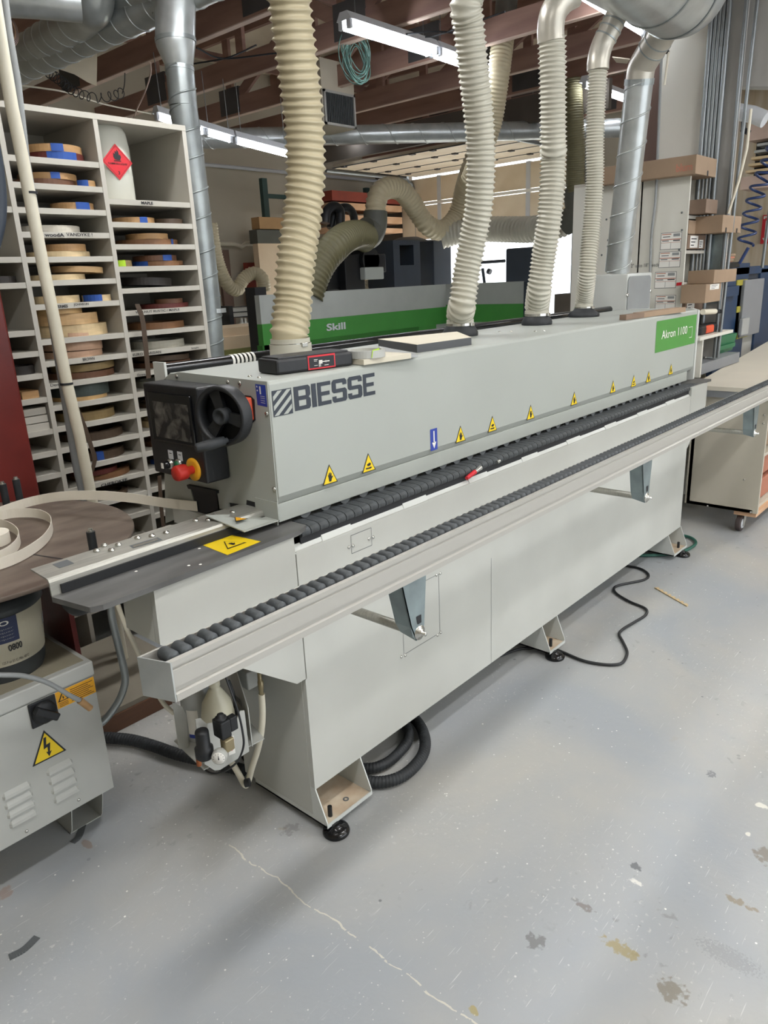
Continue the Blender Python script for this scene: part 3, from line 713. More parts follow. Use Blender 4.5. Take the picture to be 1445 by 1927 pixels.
# ---- dust collars on the hood
HOSE_BASE = {1: V((ony((548, 668), 1.89).x, 1.89, HT)), 2: onz((866, 632), HT), 3: onz((1010, 611), HT), 4: onz((1098, 596), HT)}
for k, (r0, r1, cl) in {1: (.078, .07, 'hose_pale'), 2: (.074, .058, 'rubber'), 3: (.072, .056, 'rubber'), 4: (.082, .05, 'rubber')}.items():
    c = HOSE_BASE[k]
    prof = [(r0*.98, 0), (r0, .004), (r0, .016), (r1+.006, .034), (r1-.004, .05)] if k != 1 else [(r1, 0), (r1, .05)]
    MB().lathe((c.x, c.y, HT-.001), prof, cl, 32).build('dust_port', ED)
# ---- clear hatch box at the outfeed end (grey, faces left, with round-cornered window)
bx0, by0, by1, bz1 = 4.30, 1.75, 2.04, 1.585
pa = onx((1181, 516), 4.30); 
mb = MB(); mb.bbox(4.385, 4.74, 1.93, 2.21, 1.0, 1.585, 'machine_white', .006); eb = mb.build('exhaust_box', ED)
mb = MB()
yw = 1.928
q = [ony(p, yw) for p in ((1181, 519), (1226, 519), (1226, 586), (1179, 586))]
x0, x1, z0, z1 = q[0].x+.01, q[1].x-.015, (q[2].z+q[3].z)/2, (q[0].z+q[1].z)/2
def rr(x0, x1, z0, z1, r, n=5):
    out = []
    for cx_, cz_, a0 in ((x1-r, z1-r, 0), (x0+r, z1-r, 90), (x0+r, z0+r, 180), (x1-r, z0+r, 270)):
        out += [(cx_+r*math.cos(math.radians(a0+90*i/n)), cz_+r*math.sin(math.radians(a0+90*i/n))) for i in range(n+1)]
    return out
mb.prism([(a, yw, b) for a, b in rr(x0, x1, z0, z1, .03)], (0, -.004, 0), 'hatch_glass'); pn = mb.build('hatch_window', eb)
screws(eb, [(x1+.006, yw, (z0+z1)/2+.01), (x0-.004, yw, (z0+z1)/2)], .012, (0, -1, 0), 'hatch_knob')

# ================================================================== THINGS LYING ON THE HOOD
# caliper case
q = [onz(p, HT) for p in ((484, 704), (530, 706), (665, 691), (620, 680))]
a, b = onz((522, 707), HT), onz((665, 688), HT); d = (b-a).normalized(); n2 = V((-d.y, d.x, 0)); Lc = .40*1.0
Lc = (b-a).length; Mx = Matrix(((d.x, n2.x, 0, a.x), (d.y, n2.y, 0, a.y), (0, 0, 1, HT), (0, 0, 0, 1)))
CC = root('caliper_case', (a+d*Lc/2+n2*.05), 'black plastic caliper case with red-framed picture label, lying on the machine hood', 'tool case')
mb = MB(); mb.bbox(0, Lc, 0, .105, .001, .042, 'black_plastic', .007, Mx); mb.bbox(.01, Lc-.01, .008, .097, .040, .047, 'black_plastic', .003, Mx); mb.build('case_shell', CC)
def cs(a_, b_, k=.0): return Mx @ V((a_*Lc, -k, b_))
mb = MB(); mb.add([cs(.39, .004, .001), cs(.75, .004, .001), cs(.75, .043, .001), cs(.39, .043, .001)], [(0, 1, 2, 3)], 'hazard_red')
mb.add([cs(.405, .008, .0016), cs(.735, .008, .0016), cs(.735, .038, .0016), cs(.405, .038, .0016)], [(0, 1, 2, 3)], 'ink')
for (u0, u1, v0, v1) in ((.53, .67, .022, .0245), (.53, .575, .018, .028), (.528, .536, .010, .022), (.545, .552, .010, .022), (.62, .622, .019, .027), (.466, .515, .030, .0315), (.466, .505, .026, .0272), (.466, .512, .014, .0152), (.60, .655, .012, .0134)):
    mb.add([cs(u0, v0, .0022), cs(u1, v0, .0022), cs(u1, v1, .0022), cs(u0, v1, .0022)], [(0, 1, 2, 3)], 'label_white')
mb.build('picture_label', CC)
# grey sample block, grey ring of tape with green tag, plastic bag, two boards
q = [onz(p, HT) for p in ((668, 685), (699, 685), (776, 674), (770, 668))]
mb = MB(); a = onz((699, 686), HT); b = onz((774, 675), HT); d = (b-a).normalized(); n2 = V((-d.y, d.x, 0)); L1 = (b-a).length
Mx = Matrix(((d.x, n2.x, 0, a.x), (d.y, n2.y, 0, a.y), (0, 0, 1, HT), (0, 0, 0, 1)))
mb.box(-.03, L1, 0, .12, .001, .017, 'mdf_grey', Mx); SB = thing(mb, 'sample_block', 'small pale board offcut beside the caliper case on the hood', 'board', bev=.001)
c = onz((698, 672), HT+.018); mb = MB(); mb.ring((c.x, c.y+.02, HT+.018), (c.x, c.y+.02, HT+.04), .058, .048, 'cabinet_grey', 40); TR = thing(mb, 'banding_ring', 'grey ring of edge banding with a lime green tag, on the pale offcut', 'coil')
mb = MB(); p0 = V((c.x-.032, c.y+.02-.051, HT+.02))
mb.add([p0, p0+V((.05, .004, 0)), p0+V((.062, .012, .005)), p0+V((.035, 0, .025)), p0+V((.004, -.002, .022))], [(0, 1, 2, 3, 4)], 'tape_green')
text_on(mb, '5', p0+V((.016, .0, .006)), (.012, 0.001, 0), (0, 0, .014), 'ink', .01, .002)
mb.build('green_tag', TR)
mb = MB(); q = [onz(p, HT) for p in ((786, 664), (887, 650), (874, 636), (716, 651))]
q = [onz((785, 664), HT), onz((887, 649), HT), onz((860, 637), HT), onz((712, 652), HT)]
mb.prism(q, (0, 0, .026), 'mdf_edge'); mb.prism([p+V((0, 0, .0262)) for p in q], (0, 0, .001), 'mdf_grey'); thing(mb, 'board_offcut', 'dark-edged board offcut with pale wood face lying on the hood before the second hose', 'board')
mb = MB(); pts = [onz(p, HT+.002) for p in ((712, 655), (745, 662), (778, 668), (786, 672), (760, 674), (725, 668))]
mb.prism(pts, (0, 0, .008), 'cloudy'); thing(mb, 'plastic_bag', 'crumpled clear plastic bag between the two boards on the hood', 'bag')
mb = MB(); a, b = onz((1212, 598), HT), onz((1290, 587), HT); d = (b-a).normalized(); n2 = V((-d.y, d.x, 0))
Mx = Matrix(((d.x, n2.x, 0, a.x), (d.y, n2.y, 0, a.y), (0, 0, 1, HT), (0, 0, 0, 1)))
mb.box(-.0, .46, 0.0, .06, .001, .025, 'cardboard', Mx); mb.box(-.18, 0, .0, .035, .001, .025, 'cardboard_dark', Mx); thing(mb, 'wood_strip', 'narrow brown wood strip lying near the far end of the hood', 'wood')
# red handled clamp on ledge
cl = root('blow_gun_fitting', ony((893, 893), YF+.01), 'small red-handled brass air fitting lying on the machine ledge', 'fitting')
p0, p1 = ony((878, 900), YF+.0), ony((904, 880), YF+.002)
MB().tube([p0, p0.lerp(p1, .6)], [.007, .0085], 'hazard_red', 12).build('handle', cl)
MB().tube([p0.lerp(p1, .58), p1], [.006, .009], 'bolt', 12).build('tip', cl)
MB().tube([ony((935, 870), YF+.004), ony((940, 867), YF+.004)], .006, 'bolt', 10).build('nozzle', cl)
# ================================================================== LEFT SIDE: TURNTABLE, CABINET, PAIL
TZ = .905
pL = [onz(p, TZ) for p in ((252, 985), (150, 941), (228, 1013), (0, 1118), (60, 1109))]
# circle through the rim points
def circ(a, b, c):
    d = 2*(a.x*(b.y-c.y)+b.x*(c.y-a.y)+c.x*(a.y-b.y))
    ux = ((a.x**2+a.y**2)*(b.y-c.y)+(b.x**2+b.y**2)*(c.y-a.y)+(c.x**2+c.y**2)*(a.y-b.y))/d
    uy = ((a.x**2+a.y**2)*(c.x-b.x)+(b.x**2+b.y**2)*(a.x-c.x)+(c.x**2+c.y**2)*(b.x-a.x))/d
    return V((ux, uy, a.z)), math.hypot(ux-a.x, uy-a.y)
tc, tr = circ(onz((252, 985), TZ), onz((120, 940), TZ), onz((60, 1108), TZ))
print('turntable', tc, tr)
TT = root('coil_turntable', (tc.x, tc.y, 0), 'round brown turntable disc carrying the white edge banding coil, left of the edgebander', 'turntable')
mb = MB(); mb.lathe((tc.x, tc.y, TZ-.012), [(tr-.002, 0), (tr, .002), (tr, .010), (tr-.002, .012)], 'turntable', 72); disc = mb.build('disc', TT)
mb = MB()
a = onz((115, 1044), TZ+.0005); b = onz((52, 1046), TZ)
for p, q in (((55, 1042), (118, 1052)), ((6, 975), (18, 964))):
    A, B = onz(p, TZ+.0008), onz(q, TZ+.0008); d = (B-A).normalized(); nn = V((-d.y, d.x, 0))*.0025
    mb.add([A-nn, A+nn, B+nn, B-nn], [(0, 1, 2, 3)], 'ink')
mb.build('slot_line', disc)
MB().cyl((tc.x, tc.y, .62), (tc.x, tc.y, TZ-.012), .04, 'black_plastic', 20).build('spindle', TT)
for p, hh_ in (((176, 1034), .055), ((40, 945), .10), ((14, 948), .088)):
    c = onz(p, TZ)
    if hh_ > .06: c = onz((p[0], p[1]+8), TZ)
    mb = MB(); mb.cyl(c, c+V((0, 0, hh_)), .0125, 'rubber', 20); mb.cyl(c+V((0, 0, hh_)), c+V((0, 0, hh_+.004)), .009, 'bolt', 16); mb.cyl(c+V((0, 0, hh_+.004)), c+V((0, 0, hh_+.010)), .0065, 'bolt', 12); mb.build('guide_roller', TT)
# white banding: coil plus loose loops feeding the machine
ccx = onz((-6, 1020), TZ)
mb = MB(); cen = onz((-18, 1024), TZ+.001)
mb.ring(cen, cen+V((0, 0, .034)), .057, .018, 'banding_white', 56)
inner = catmull([onz(q, TZ+.003) for q in ((-60, 1058), (-20, 1062), (12, 1052), (34, 1034), (38, 1016), (24, 1002), (0, 994), (-30, 994), (-60, 1004))], 8)
loopp = [onz(q, TZ+.003) for q in ((-60, 1085), (-10, 1075), (40, 1056), (80, 1030), (98, 1006), (96, 986), (72, 975), (30, 974), (-10, 982), (-60, 998))]
feedp = [onz((-70, 1010), TZ+.01), onz((-30, 988), TZ+.01), onz((0, 972), TZ+.01)]+[onx(q, x) for q, x in (((60, 952), 1.0), ((120, 942), 1.06), ((190, 941), 1.12), ((250, 946), 1.17), ((310, 955), 1.21), ((372, 962), 1.228))]
for c_ in (inner, catmull(loopp, 8), catmull(feedp, 8)): mb.ribbon(c_, .032, .0016, 'banding_white')
thing(mb, 'edge_banding_coil', 'white edge banding coil unrolling in loops on the brown turntable and into the machine', 'coil')
# grey electrical cabinet
EY = 1.93
q = [ony(p, EY) for p in ((215, 1475), (172, 1237), (0, 1603), (0, 1323))]
ex1 = .835; ez1 = .60; ez0 = .165
ang = 0
EC = root('electrical_cabinet', (.5, 2.1, 0), 'grey electrical cabinet with rotary switch and high voltage triangle, at the left edge', 'cabinet')
mb = MB(); mb.box(.18, ex1, EY+.002, 2.30, ez0, ez1-.01, 'cabinet_grey'); mb.build('housing', EC, bev=.003)
mb = MB(); mb.box(.18, ex1+.003, EY-.004, 2.303, ez1-.045, ez1, 'cabinet_grey'); mb.build('lid', EC, bev=.004); MB().box(.2, ex1-.012, EY+.02, 2.28, ez1, ez1+.0008, 'lid_dust').build('dust_layer', EC)
mb = MB(); mb.box(.18, ex1-.002, EY-.003, EY+.002, ez0, ez1-.048, 'cabinet_grey'); dr = mb.build('front_cover', EC, bev=.001)
def pc(p): return ony(p, EY-.003)
c = pc((81, 1338)); mb = MB(); mb.bbox(c.x-.038, c.x+.038, EY-.009, EY-.003, c.z-.038, c.z+.038, 'black_plastic', .003)
mb.lathe((c.x, EY-.009, c.z), [(.033, 0), (.033, .008), (.028, .012), (.0001, .012)], 'black_plastic', 28, (0, -1, 0))
Rm = Matrix.Translation((c.x, EY-.02, c.z)) @ Matrix.Rotation(math.radians(40), 4, 'Y')
mb.bbox(-.036, .036, -.016, .004, -.011, .011, 'black_plastic', .004, Rm); mb.build('rotary_switch', dr)
q = [pc(p) for p in ((103, 1305), (176, 1272), (180, 1304), (116, 1330))]
mb = MB(); x0, x1, z0, z1 = q[0].x, .832, (q[3].z+q[2].z)/2, (q[0].z+q[1].z)/2
flat(mb, (x0, EY-.003, z0), (x1-x0, 0, 0), (0, 0, z1-z0), SQ, 'amber', .0006)
for k in range(7):
    zz = .1+k*.115; flat(mb, (x0, EY-.003, z0), (x1-x0, 0, 0), (0, 0, z1-z0), [(.36, zz), (.95-.06*(k % 3), zz), (.95-.06*(k % 3), zz+.035), (.36, zz+.035)], 'ink', .001)
for k in range(3):
    zz = .08+k*.09; flat(mb, (x0, EY-.003, z0), (x1-x0, 0, 0), (0, 0, z1-z0), [(.05, zz), (.28, zz), (.28, zz+.03), (.05, zz+.03)], 'ink', .001)
flat(mb, (x0, EY-.003, z0), (x1-x0, 0, 0), (0, 0, z1-z0), [(.03, .38), (.31, .38), (.17, .92)], 'ink', .001)
flat(mb, (x0, EY-.003, z0), (x1-x0, 0, 0), (0, 0, z1-z0), [(.075, .43), (.265, .43), (.17, .8)], 'amber', .0014)
flat(mb, (x0, EY-.003, z0), (x1-x0, 0, 0), (0, 0, z1-z0), [(.17, .72), (.185, .58), (.2, .58), (.17, .45), (.165, .56), (.15, .56)], 'ink', .0018)
mb.build('warning_label', dr)
c = pc((88, 1402)); warn_tri(dr, (c.x, EY-.003, c.z), .098, kind='bolt', name='high_voltage_triangle')
for p0 in (((90, 1455), (134, 1433)), ((7, 1501), (55, 1477))):
    for k in range(4):
        a, b = pc((p0[0][0]+k*4.5, p0[0][1]+k*17.3)), pc((p0[1][0]+k*4, p0[1][1]+k*17))
        zc_ = (a.z+b.z)/2; mb = MB()
        yo = EY-.003
        mb.add([V(q) for q in ((a.x-.004, yo, zc_-.005), (b.x+.004, yo, zc_-.005), (b.x+.004, yo, zc_+.004), (b.x-.004, yo, zc_+.014), (a.x+.004, yo, zc_+.014), (a.x-.004, yo, zc_+.004), (a.x, yo-.008, zc_-.005), (b.x, yo-.008, zc_-.005), (b.x-.002, yo-.0065, zc_+.003), (a.x+.002, yo-.0065, zc_+.003))], [(6, 7, 8, 9), (9, 8, 3, 4), (0, 6, 9, 5), (5, 9, 4), (1, 2, 8, 7), (2, 3, 8), (0, 1, 7, 6), (0, 5, 4, 3, 2, 1)], 'cabinet_grey'); mb.build('louvre', dr)
screws(dr, [pc((148, 1505)), pc((50, 1564))], .005, (0, -1, 0))
for x0 in (.722, .25):
    mb = MB(); t = .003
    mb.box(x0, x0+.105, 2.045, 2.28, .0, .003, 'cabinet_grey')
    for xa in (x0, x0+.105-t): mb.prism([(xa, 2.0, .165), (xa, 2.28, .165), (xa, 2.28, .0), (xa, 2.045, .0), (xa, 2.03, .02), (xa, 2.0, .11)], (t, 0, 0), 'cabinet_grey')
    mb.build('foot_channel', EC)
# drooping grey hose end in front of the cabinet
mb = MB(); pts = [ony(p, y) for p, y in (((-40, 1268), 1.80), ((0, 1270), 1.80), ((45, 1272), 1.80), ((90, 1285), 1.80), ((130, 1308), 1.80), ((150, 1318), 1.80))]
mb.tube(catmull(pts, 8), .0065, 'grey_pvc', 12); mb.tube([pts[-1], ony((170, 1333), 1.80)], [.0095, .009], 'coil_tan', 14); thing(mb, 'air_hose', 'thin grey hose with a tan nozzle end drooping before the electrical cabinet', 'hose')
# pail
pz = ez1; cP = onz((12, 1225), pz); cP = V((.66, 2.10, pz)); Rp = .13
PL = root('paint_pail', cP, 'dark round pail with cream 0800 label on the electrical cabinet under the turntable', 'bucket')
MB().lathe(cP, [(.105, .001), (.112, .02), (.128, .20), (.135, .205), (.135, .22), (.13, .225), (.13, .24), (.0001, .24)], 'pail_dark', 48).build('tub', PL)
mb = MB()
def pp(a, z, k=0): r = .1125+(z-.02)*.0875+.0012+k; return cP+V((math.cos(a)*r, math.sin(a)*r, z))
def arcpatch(mb, a0, a1, z0, z1, m, k=0, n=16):
    v = []
    for i in range(n+1):
        a = a0+(a1-a0)*i/n; v += [pp(a, z0, k), pp(a, z1, k)]
    mb.add(v, [(2*i, 2*i+2, 2*i+3, 2*i+1) for i in range(n)], m)
arcpatch(mb, -2.6, -.25, .055, .20, 'pail_label', 0, 28); arcpatch(mb, -2.6, -1.45, .125, .20, 'navy_label', .0008, 14)
def wraptext(mb, s, a0, a1, z0, z1, m, bold=0):
    uv, fs = text_faces(s, bold); mb.add([pp(a0+(a1-a0)*u, z0+(z1-z0)*w, .0018) for u, w in uv], fs, m)
wraptext(mb, '0800', -1.72, -1.42, .098, .118, 'ink', .02)
wraptext(mb, 'TECO', -2.3, -1.62, .178, .192, 'label_white', .02)
for k in range(4): wraptext(mb, 'satin lacquer', -2.3, -1.55, .134+k*.010, .140+k*.010, 'grey_pvc')
wraptext(mb, '125 F or 51 C, Min. 60 C', -1.9, -1.3, .062, .071, 'ink')
arcpatch(mb, -.62, -.45, .12, .155, 'grey_pvc', .001, 4); mb.build('paper_label', PL)
# box and board behind the pail, crank knob below the fence
mb = MB(); p = [onz(q, ez1) for q in ((86, 1180), (133, 1205))]
mb.box(.86, .875, 2.08, 2.5, .47, .80, 'oxblood'); thing(mb, 'red_panel', 'dark red upright panel behind the pail', 'panel')
mb = MB(); mb.lathe((.70, 1.62, .935), [(.001, -.03), (.03, -.03), (.042, -.02), (.045, 0), (.042, .02), (.03, .03), (.0001, .03)], 'black_plastic', 24, (-1, -.3, 0)); mb.build('adjusting_knob', fen)
mb = MB(); mb.box(1.06, 1.60, 2.62, 2.66, .44, .60, 'cardboard_orange'); mb.box(1.06, 1.60, 2.615, 2.68, .60, .66, 'melamine'); tb = thing(mb, 'cardboard_box', 'orange-brown cardboard box with a pale top seen between the pail and the machine', 'box')
mb = MB(); mb.box(.9, 1.5, 2.45, 3.05, .0, .09, 'dusty_concrete'); mb.box(.9, 1.5, 2.44, 2.45, .0, .07, 'coil_walnut'); thing(mb, 'dusty_plinth', 'low dusty plinth on the floor between the electrical cabinet and shelving', 'plinth')
# slab pedestal (low concrete step) behind
mb = MB(); mb.tube(catmull([ony(p, 2.0) for p in ((205, 1120), (212, 1170), (224, 1220), (235, 1270), (233, 1295), (220, 1325), (196, 1356), (170, 1372))], 8), .0115, 'galv_dark', 14); thing(mb, 'bent_pipe', 'bent dark steel pipe curving down beside the electrical cabinet', 'pipe')
mb = MB(); mb.tube(catmull([ony(p, 1.85) for p in ((217, 1125), (235, 1175), (258, 1225), (285, 1280), (305, 1320), (326, 1342))], 6), .007, 'pvc', 12); thing(mb, 'white_air_tube', 'thin white tube running down behind the rail end', 'hose')
mb = MB(); corrugated(mb, [onz(p, .03) for p in ((190, 1388), (215, 1389), (250, 1393), (290, 1404), (330, 1418), (370, 1428), (420, 1440), (460, 1450))], .022, .012, 'rubber', .08, 16); thing(mb, 'black_conduit_hose', 'black corrugated hose on the floor between the electrical cabinet and machine', 'hose')
mb = MB()
corrugated(mb, [onz(p, .024) for p in ((640, 1452), (690, 1470), (730, 1470), (765, 1455), (793, 1425), (800, 1395), (790, 1365), (768, 1345), (730, 1338))], .021, .011, 'rubber', .08, 16); thing(mb, 'floor_hose', 'outer black corrugated hose loop on the floor behind the near foot', 'hose')
mb = MB(); corrugated(mb, [onz(p, .024) for p in ((640, 1440), (690, 1446), (725, 1437), (752, 1415), (768, 1392), (766, 1368), (745, 1350), (710, 1342))], .019, .011, 'rubber', .08, 16); thing(mb, 'floor_hose', 'inner black corrugated hose loop on the floor behind the near foot', 'hose')
# cables on floor
mb = MB(); pts = [(905, 1238), (935, 1235.6), (975, 1222), (1014, 1219), (1046, 1222.5), (1093, 1241.7), (1125, 1249), (1154, 1251), (1172, 1246), (1180, 1228), (1172, 1208), (1165, 1194), (1172, 1184), (1195, 1170), (1215, 1157), (1214, 1145), (1184.5, 1132), (1160, 1117), (1156, 1106), (1170, 1100), (1212, 1091), (1220, 1081), (1203, 1069.6), (1172, 1064), (1140, 1060)]
mb.tube(catmull([onz(p, .008) for p in pts], 8), .0065, 'cable_black', 10); thing(mb, 'power_cable', 'black power cable snaking across the grey floor by the middle foot', 'cable')
mb = MB(); mb.tube(catmull([onz(p, .012) for p in ((1180, 1043), (1215, 1045), (1255, 1043), (1285, 1037), (1304, 1028), (1309, 1020), (1300, 1012), (1285, 1008), (1265, 1007))], 8), .009, 'green_hose', 12); thing(mb, 'green_hose', 'dark green hose looping round the far foot of the machine', 'hose')
def floor_strip(pp_, w, m, name, lab, cat, t=.0012):
    mb = MB(); pts = catmull([onz(p, .001) for p in pp_], 6)
    for i in range(len(pts)-1):
        d = (pts[i+1]-pts[i]).normalized(); nn = V((-d.y, d.x, 0))*w/2
        mb.hexa([pts[i]-nn, pts[i]+nn, pts[i+1]+nn, pts[i+1]-nn]+[q+V((0, 0, t)) for q in (pts[i]-nn, pts[i]+nn, pts[i+1]+nn, pts[i+1]-nn)], m)
    return thing(mb, name, lab, cat)
floor_strip(((17, 1802), (45, 1787), (70, 1763)), .022, 'seam', 'banding_scrap', 'curved dark grey banding scrap lying on open floor at lower left', 'scrap')
floor_strip(((136, 1586), (148, 1575), (155, 1555), (160, 1540)), .022, 'seam', 'banding_scrap', 'curved dark grey banding scrap lying under the electrical cabinet foot', 'scrap')
mb = MB(); a, b = onz((1231, 1107), .0), onz((1292, 1142), 0); d = (b-a).normalized(); n2 = V((-d.y, d.x, 0)); Ls = (b-a).length
Mx = Matrix(((d.x, n2.x, 0, a.x), (d.y, n2.y, 0, a.y), (0, 0, 1, 0), (0, 0, 0, 1)))
mb.box(0, Ls, 0, .008, .001, .005, 'coil_cream', Mx)
for k in range(8): mb.box(k*Ls/8+.005, k*Ls/8+.02, 0, .018, .001, .006, 'coil_cream', Mx)
thing(mb, 'notched_stick', 'small notched cream stick lying on the floor at right', 'stick')

# ================================================================== AIR SERVICE UNIT UNDER THE INFEED END
AX = 1.04
AS = root('air_service_unit', (1.1, 1.65, .3), 'grey wall tray holding spray bottles with pressure gauge and valves, under the rail end', 'air unit')
def pa_(p, x=AX): return onx(p, x)
# holder: bent front plate, left plate, floor and hanging arm
mb = MB(); zf = .372
mb.prism([ony(q, 1.5) for q in ((390, 1362), (447, 1352), (452, 1338), (460, 1337), (469, 1414), (414, 1449), (404, 1450), (385, 1438))], (0, .003, 0), 'cabinet_grey')
mb.prism([ony(q, 1.52) for q in ((368, 1354), (378, 1352), (391, 1364), (386, 1438), (378, 1432))], (0, .003, 0), 'cabinet_grey')
mb.prism([ony(q, 1.64) for q in ((325, 1322), (343, 1330), (350, 1345), (356, 1412), (337, 1409))], (0, .003, 0), 'cabinet_grey')
mb.prism([(.905, 1.52, zf), (1.10, 1.50, zf), (1.16, 1.72, zf), (.93, 1.70, zf)], (0, 0, .003), 'cabinet_grey')
mb.prism([(1.055, 1.50, zf), (1.16, 1.72, zf), (1.16, 1.72, .60), (1.055, 1.50, .50)], (.003, 0, 0), 'cabinet_grey')
tray = mb.build('bottle_tray', AS)
mb = MB(); mb.lathe((1.0, 1.565, zf+.004), [(.044, 0), (.046, .01), (.046, .11), (.040, .145), (.018, .185), (.012, .192), (.016, .196), (.016, .215), (.0001, .216)], 'bottle', 32); mb.build('spray_bottle', AS)
mb = MB(); mb.lathe((1.0, 1.665, zf+.004), [(.044, 0), (.046, .01), (.046, .12), (.040, .155), (.018, .195), (.018, .215), (.0001, .216)], 'cloudy', 32)
bt2 = mb.build('spray_bottle', AS)
mb = MB(); cb2 = V((1.0, 1.665, 0)); v = []
for i in range(9):
    a = math.pi+.25+i*.09; v += [cb2+V((math.cos(a)*.0468, math.sin(a)*.0468, zf+.02)), cb2+V((math.cos(a)*.0468, math.sin(a)*.0468, zf+.11))]
mb.add(v, [(2*i, 2*i+2, 2*i+3, 2*i+1) for i in range(8)], 'label_white')
v = []
for i in range(9):
    a = math.pi+.25+i*.09; v += [cb2+V((math.cos(a)*.0472, math.sin(a)*.0472, zf+.02)), cb2+V((math.cos(a)*.0472, math.sin(a)*.0472, zf+.032))]
mb.add(v, [(2*i, 2*i+2, 2*i+3, 2*i+1) for i in range(8)], 'blue_sticker'); mb.build('bottle_label', bt2)
c = pa_((386, 1425), .875); mb = MB(); mb.lathe((c.x, c.y, c.z), [(.020, 0), (.024, .005), (.024, .03), (.018, .035), (.018, .075), (.0165, .08), (.0001, .081)], 'black_plastic', 22); mb.build('pressure_regulator', AS)
c = pa_((412, 1426), .885); ga = MB(); ga.lathe(c, [(.018, -.02), (.02, -.015), (.02, 0), (.018, .003)], 'cabinet_grey', 26, (-.75, -.65, .1)); ga.lathe(c+V((-.75, -.65, .1)).normalized()*.001, [(.0165, 0), (.0165, .003), (.0001, .0032)], 'label_white', 26, (-.75, -.65, .1))
gn = V((-.75, -.65, .1)).normalized(); gu = V((0, 0, 1)); gs = gn.cross(gu).normalized()
for k in range(9):
    a = math.radians(-130+k*32); d = gu*math.cos(a)+gs*math.sin(a); p0 = c+gn*.0048
    ga.add([p0+d*.012-gn.cross(d)*.0006, p0+d*.012+gn.cross(d)*.0006, p0+d*.015+gn.cross(d)*.0006, p0+d*.015-gn.cross(d)*.0006], [(0, 1, 2, 3)], 'ink')
ga.add([p0+V((0, 0, .011)), p0+gs*.002-V((0, 0, .004)), p0-gs*.002-V((0, 0, .004))], [(0, 1, 2)], 'ink'); ga.build('pressure_gauge', AS)
c = pa_((418, 1372), .92); mb = MB(); mb.bbox(c.x-.015, c.x+.015, c.y-.02, c.y+.02, c.z-.02, c.z+.03, 'black_plastic', .003); mb.lathe((c.x, c.y, c.z+.03), [(.015, 0), (.015, .006), (.009, .007), (.009, .014), (.0001, .015)], 'black_plastic', 18); mb.bbox(c.x-.014, c.x+.014, c.y-.028, c.y-.003, c.z-.055, c.z-.02, 'brass', .003); mb.build('solenoid_valve', AS)
c = pa_((436, 1360), .95); mb = MB(); mb.bbox(c.x-.01, c.x+.012, c.y-.01, c.y+.01, c.z-.02, c.z+.02, 'black_plastic', .002); mb.box(c.x-.0108, c.x-.0102, c.y-.006, c.y+.006, c.z-.012, c.z+.012, 'label_white'); mb.build('valve_plug', AS)
c = pa_((375, 1440), .86); mb = MB(); mb.tube([c, c+V((0, 0, .018)), c+V((0, 0, .03))], [.007, .007, .005], 'copper', 12); mb.build('copper_drain', AS)
mb = MB(); q = [ony(s, 1.4985) for s in ((431, 1422), (443, 1417), (440, 1384), (428, 1388))]
mb.add(q, [(0, 1, 2, 3)], 'label_white')
for f_ in (.38, .72):
    cq = q[0].lerp(q[3], f_).lerp(q[1].lerp(q[2], f_), .5)
    for s_, m_, o_ in ((.0105, 'hazard_red', .0006), (.0075, 'label_white', .0012)): mb.add([cq+V((0, -o_, s_)), cq+V((s_, -o_, 0)), cq+V((0, -o_, -s_)), cq+V((-s_, -o_, 0))], [(0, 1, 2, 3)], m_)
mb.build('hazard_label', tray)
mb = MB(); mb.tube(catmull([onx(p, .98) for p in ((425, 1275), (436, 1305), (448, 1340), (456, 1375), (458, 1405), (445, 1435), (420, 1452), (398, 1455), (380, 1445))], 8), .003, 'cable_black', 8); mb.tube(catmull([onx(p, 1.06) for p in ((430, 1280), (440, 1310), (443, 1345), (444, 1370))], 8), .0045, 'cable_black', 8); mb.build('control_cable', AS)
mb = MB(); mb.tube(catmull([onx(p, 1.10) for p in ((440, 1310), (455, 1325), (458, 1336), (445, 1342), (425, 1346))], 8), .005, 'grey_pvc', 8); mb.build('grey_tube', AS)
# brass quick coupling and white hose
mb = MB(); t0 = onx((489, 1268), 1.12); 
mb.tube([onx(p, 1.12) for p in ((488, 1266), (489, 1280), (490, 1282), (491, 1296), (491, 1298), (492, 1310))], [.006, .006, .0085, .0085, .007, .007], 'brass', 14); QC = thing(mb, 'hose_coupling', 'brass quick coupling above the white air hose under the machine', 'fitting')
mb = MB(); pts = [onx(p, 1.12) for p in ((492, 1306), (494, 1340), (492, 1375), (485, 1410), (474, 1445), (466, 1474))]+[onx(p, 1.10) for p in ((460, 1476), (450, 1458), (438, 1438), (425, 1425))]
mb.tube(catmull(pts, 8), .0095, 'pvc', 14); mb.tube([onx((461, 1474), 1.09), onx((470, 1472), 1.10)], .013, 'cable_black', 12); thing(mb, 'white_air_hose', 'white air hose hanging in a V from the brass coupling, tied with black tape', 'hose')
mb = MB(); c = onx((462, 1272), 1.16); mb.bbox(c.x-.02, c.x+.02, c.y-.035, c.y+.035, c.z-.03, c.z+.03, 'cabinet_grey', .005); thing(mb, 'junction_box', 'small grey junction box under the infeed skirt of the machine', 'box')

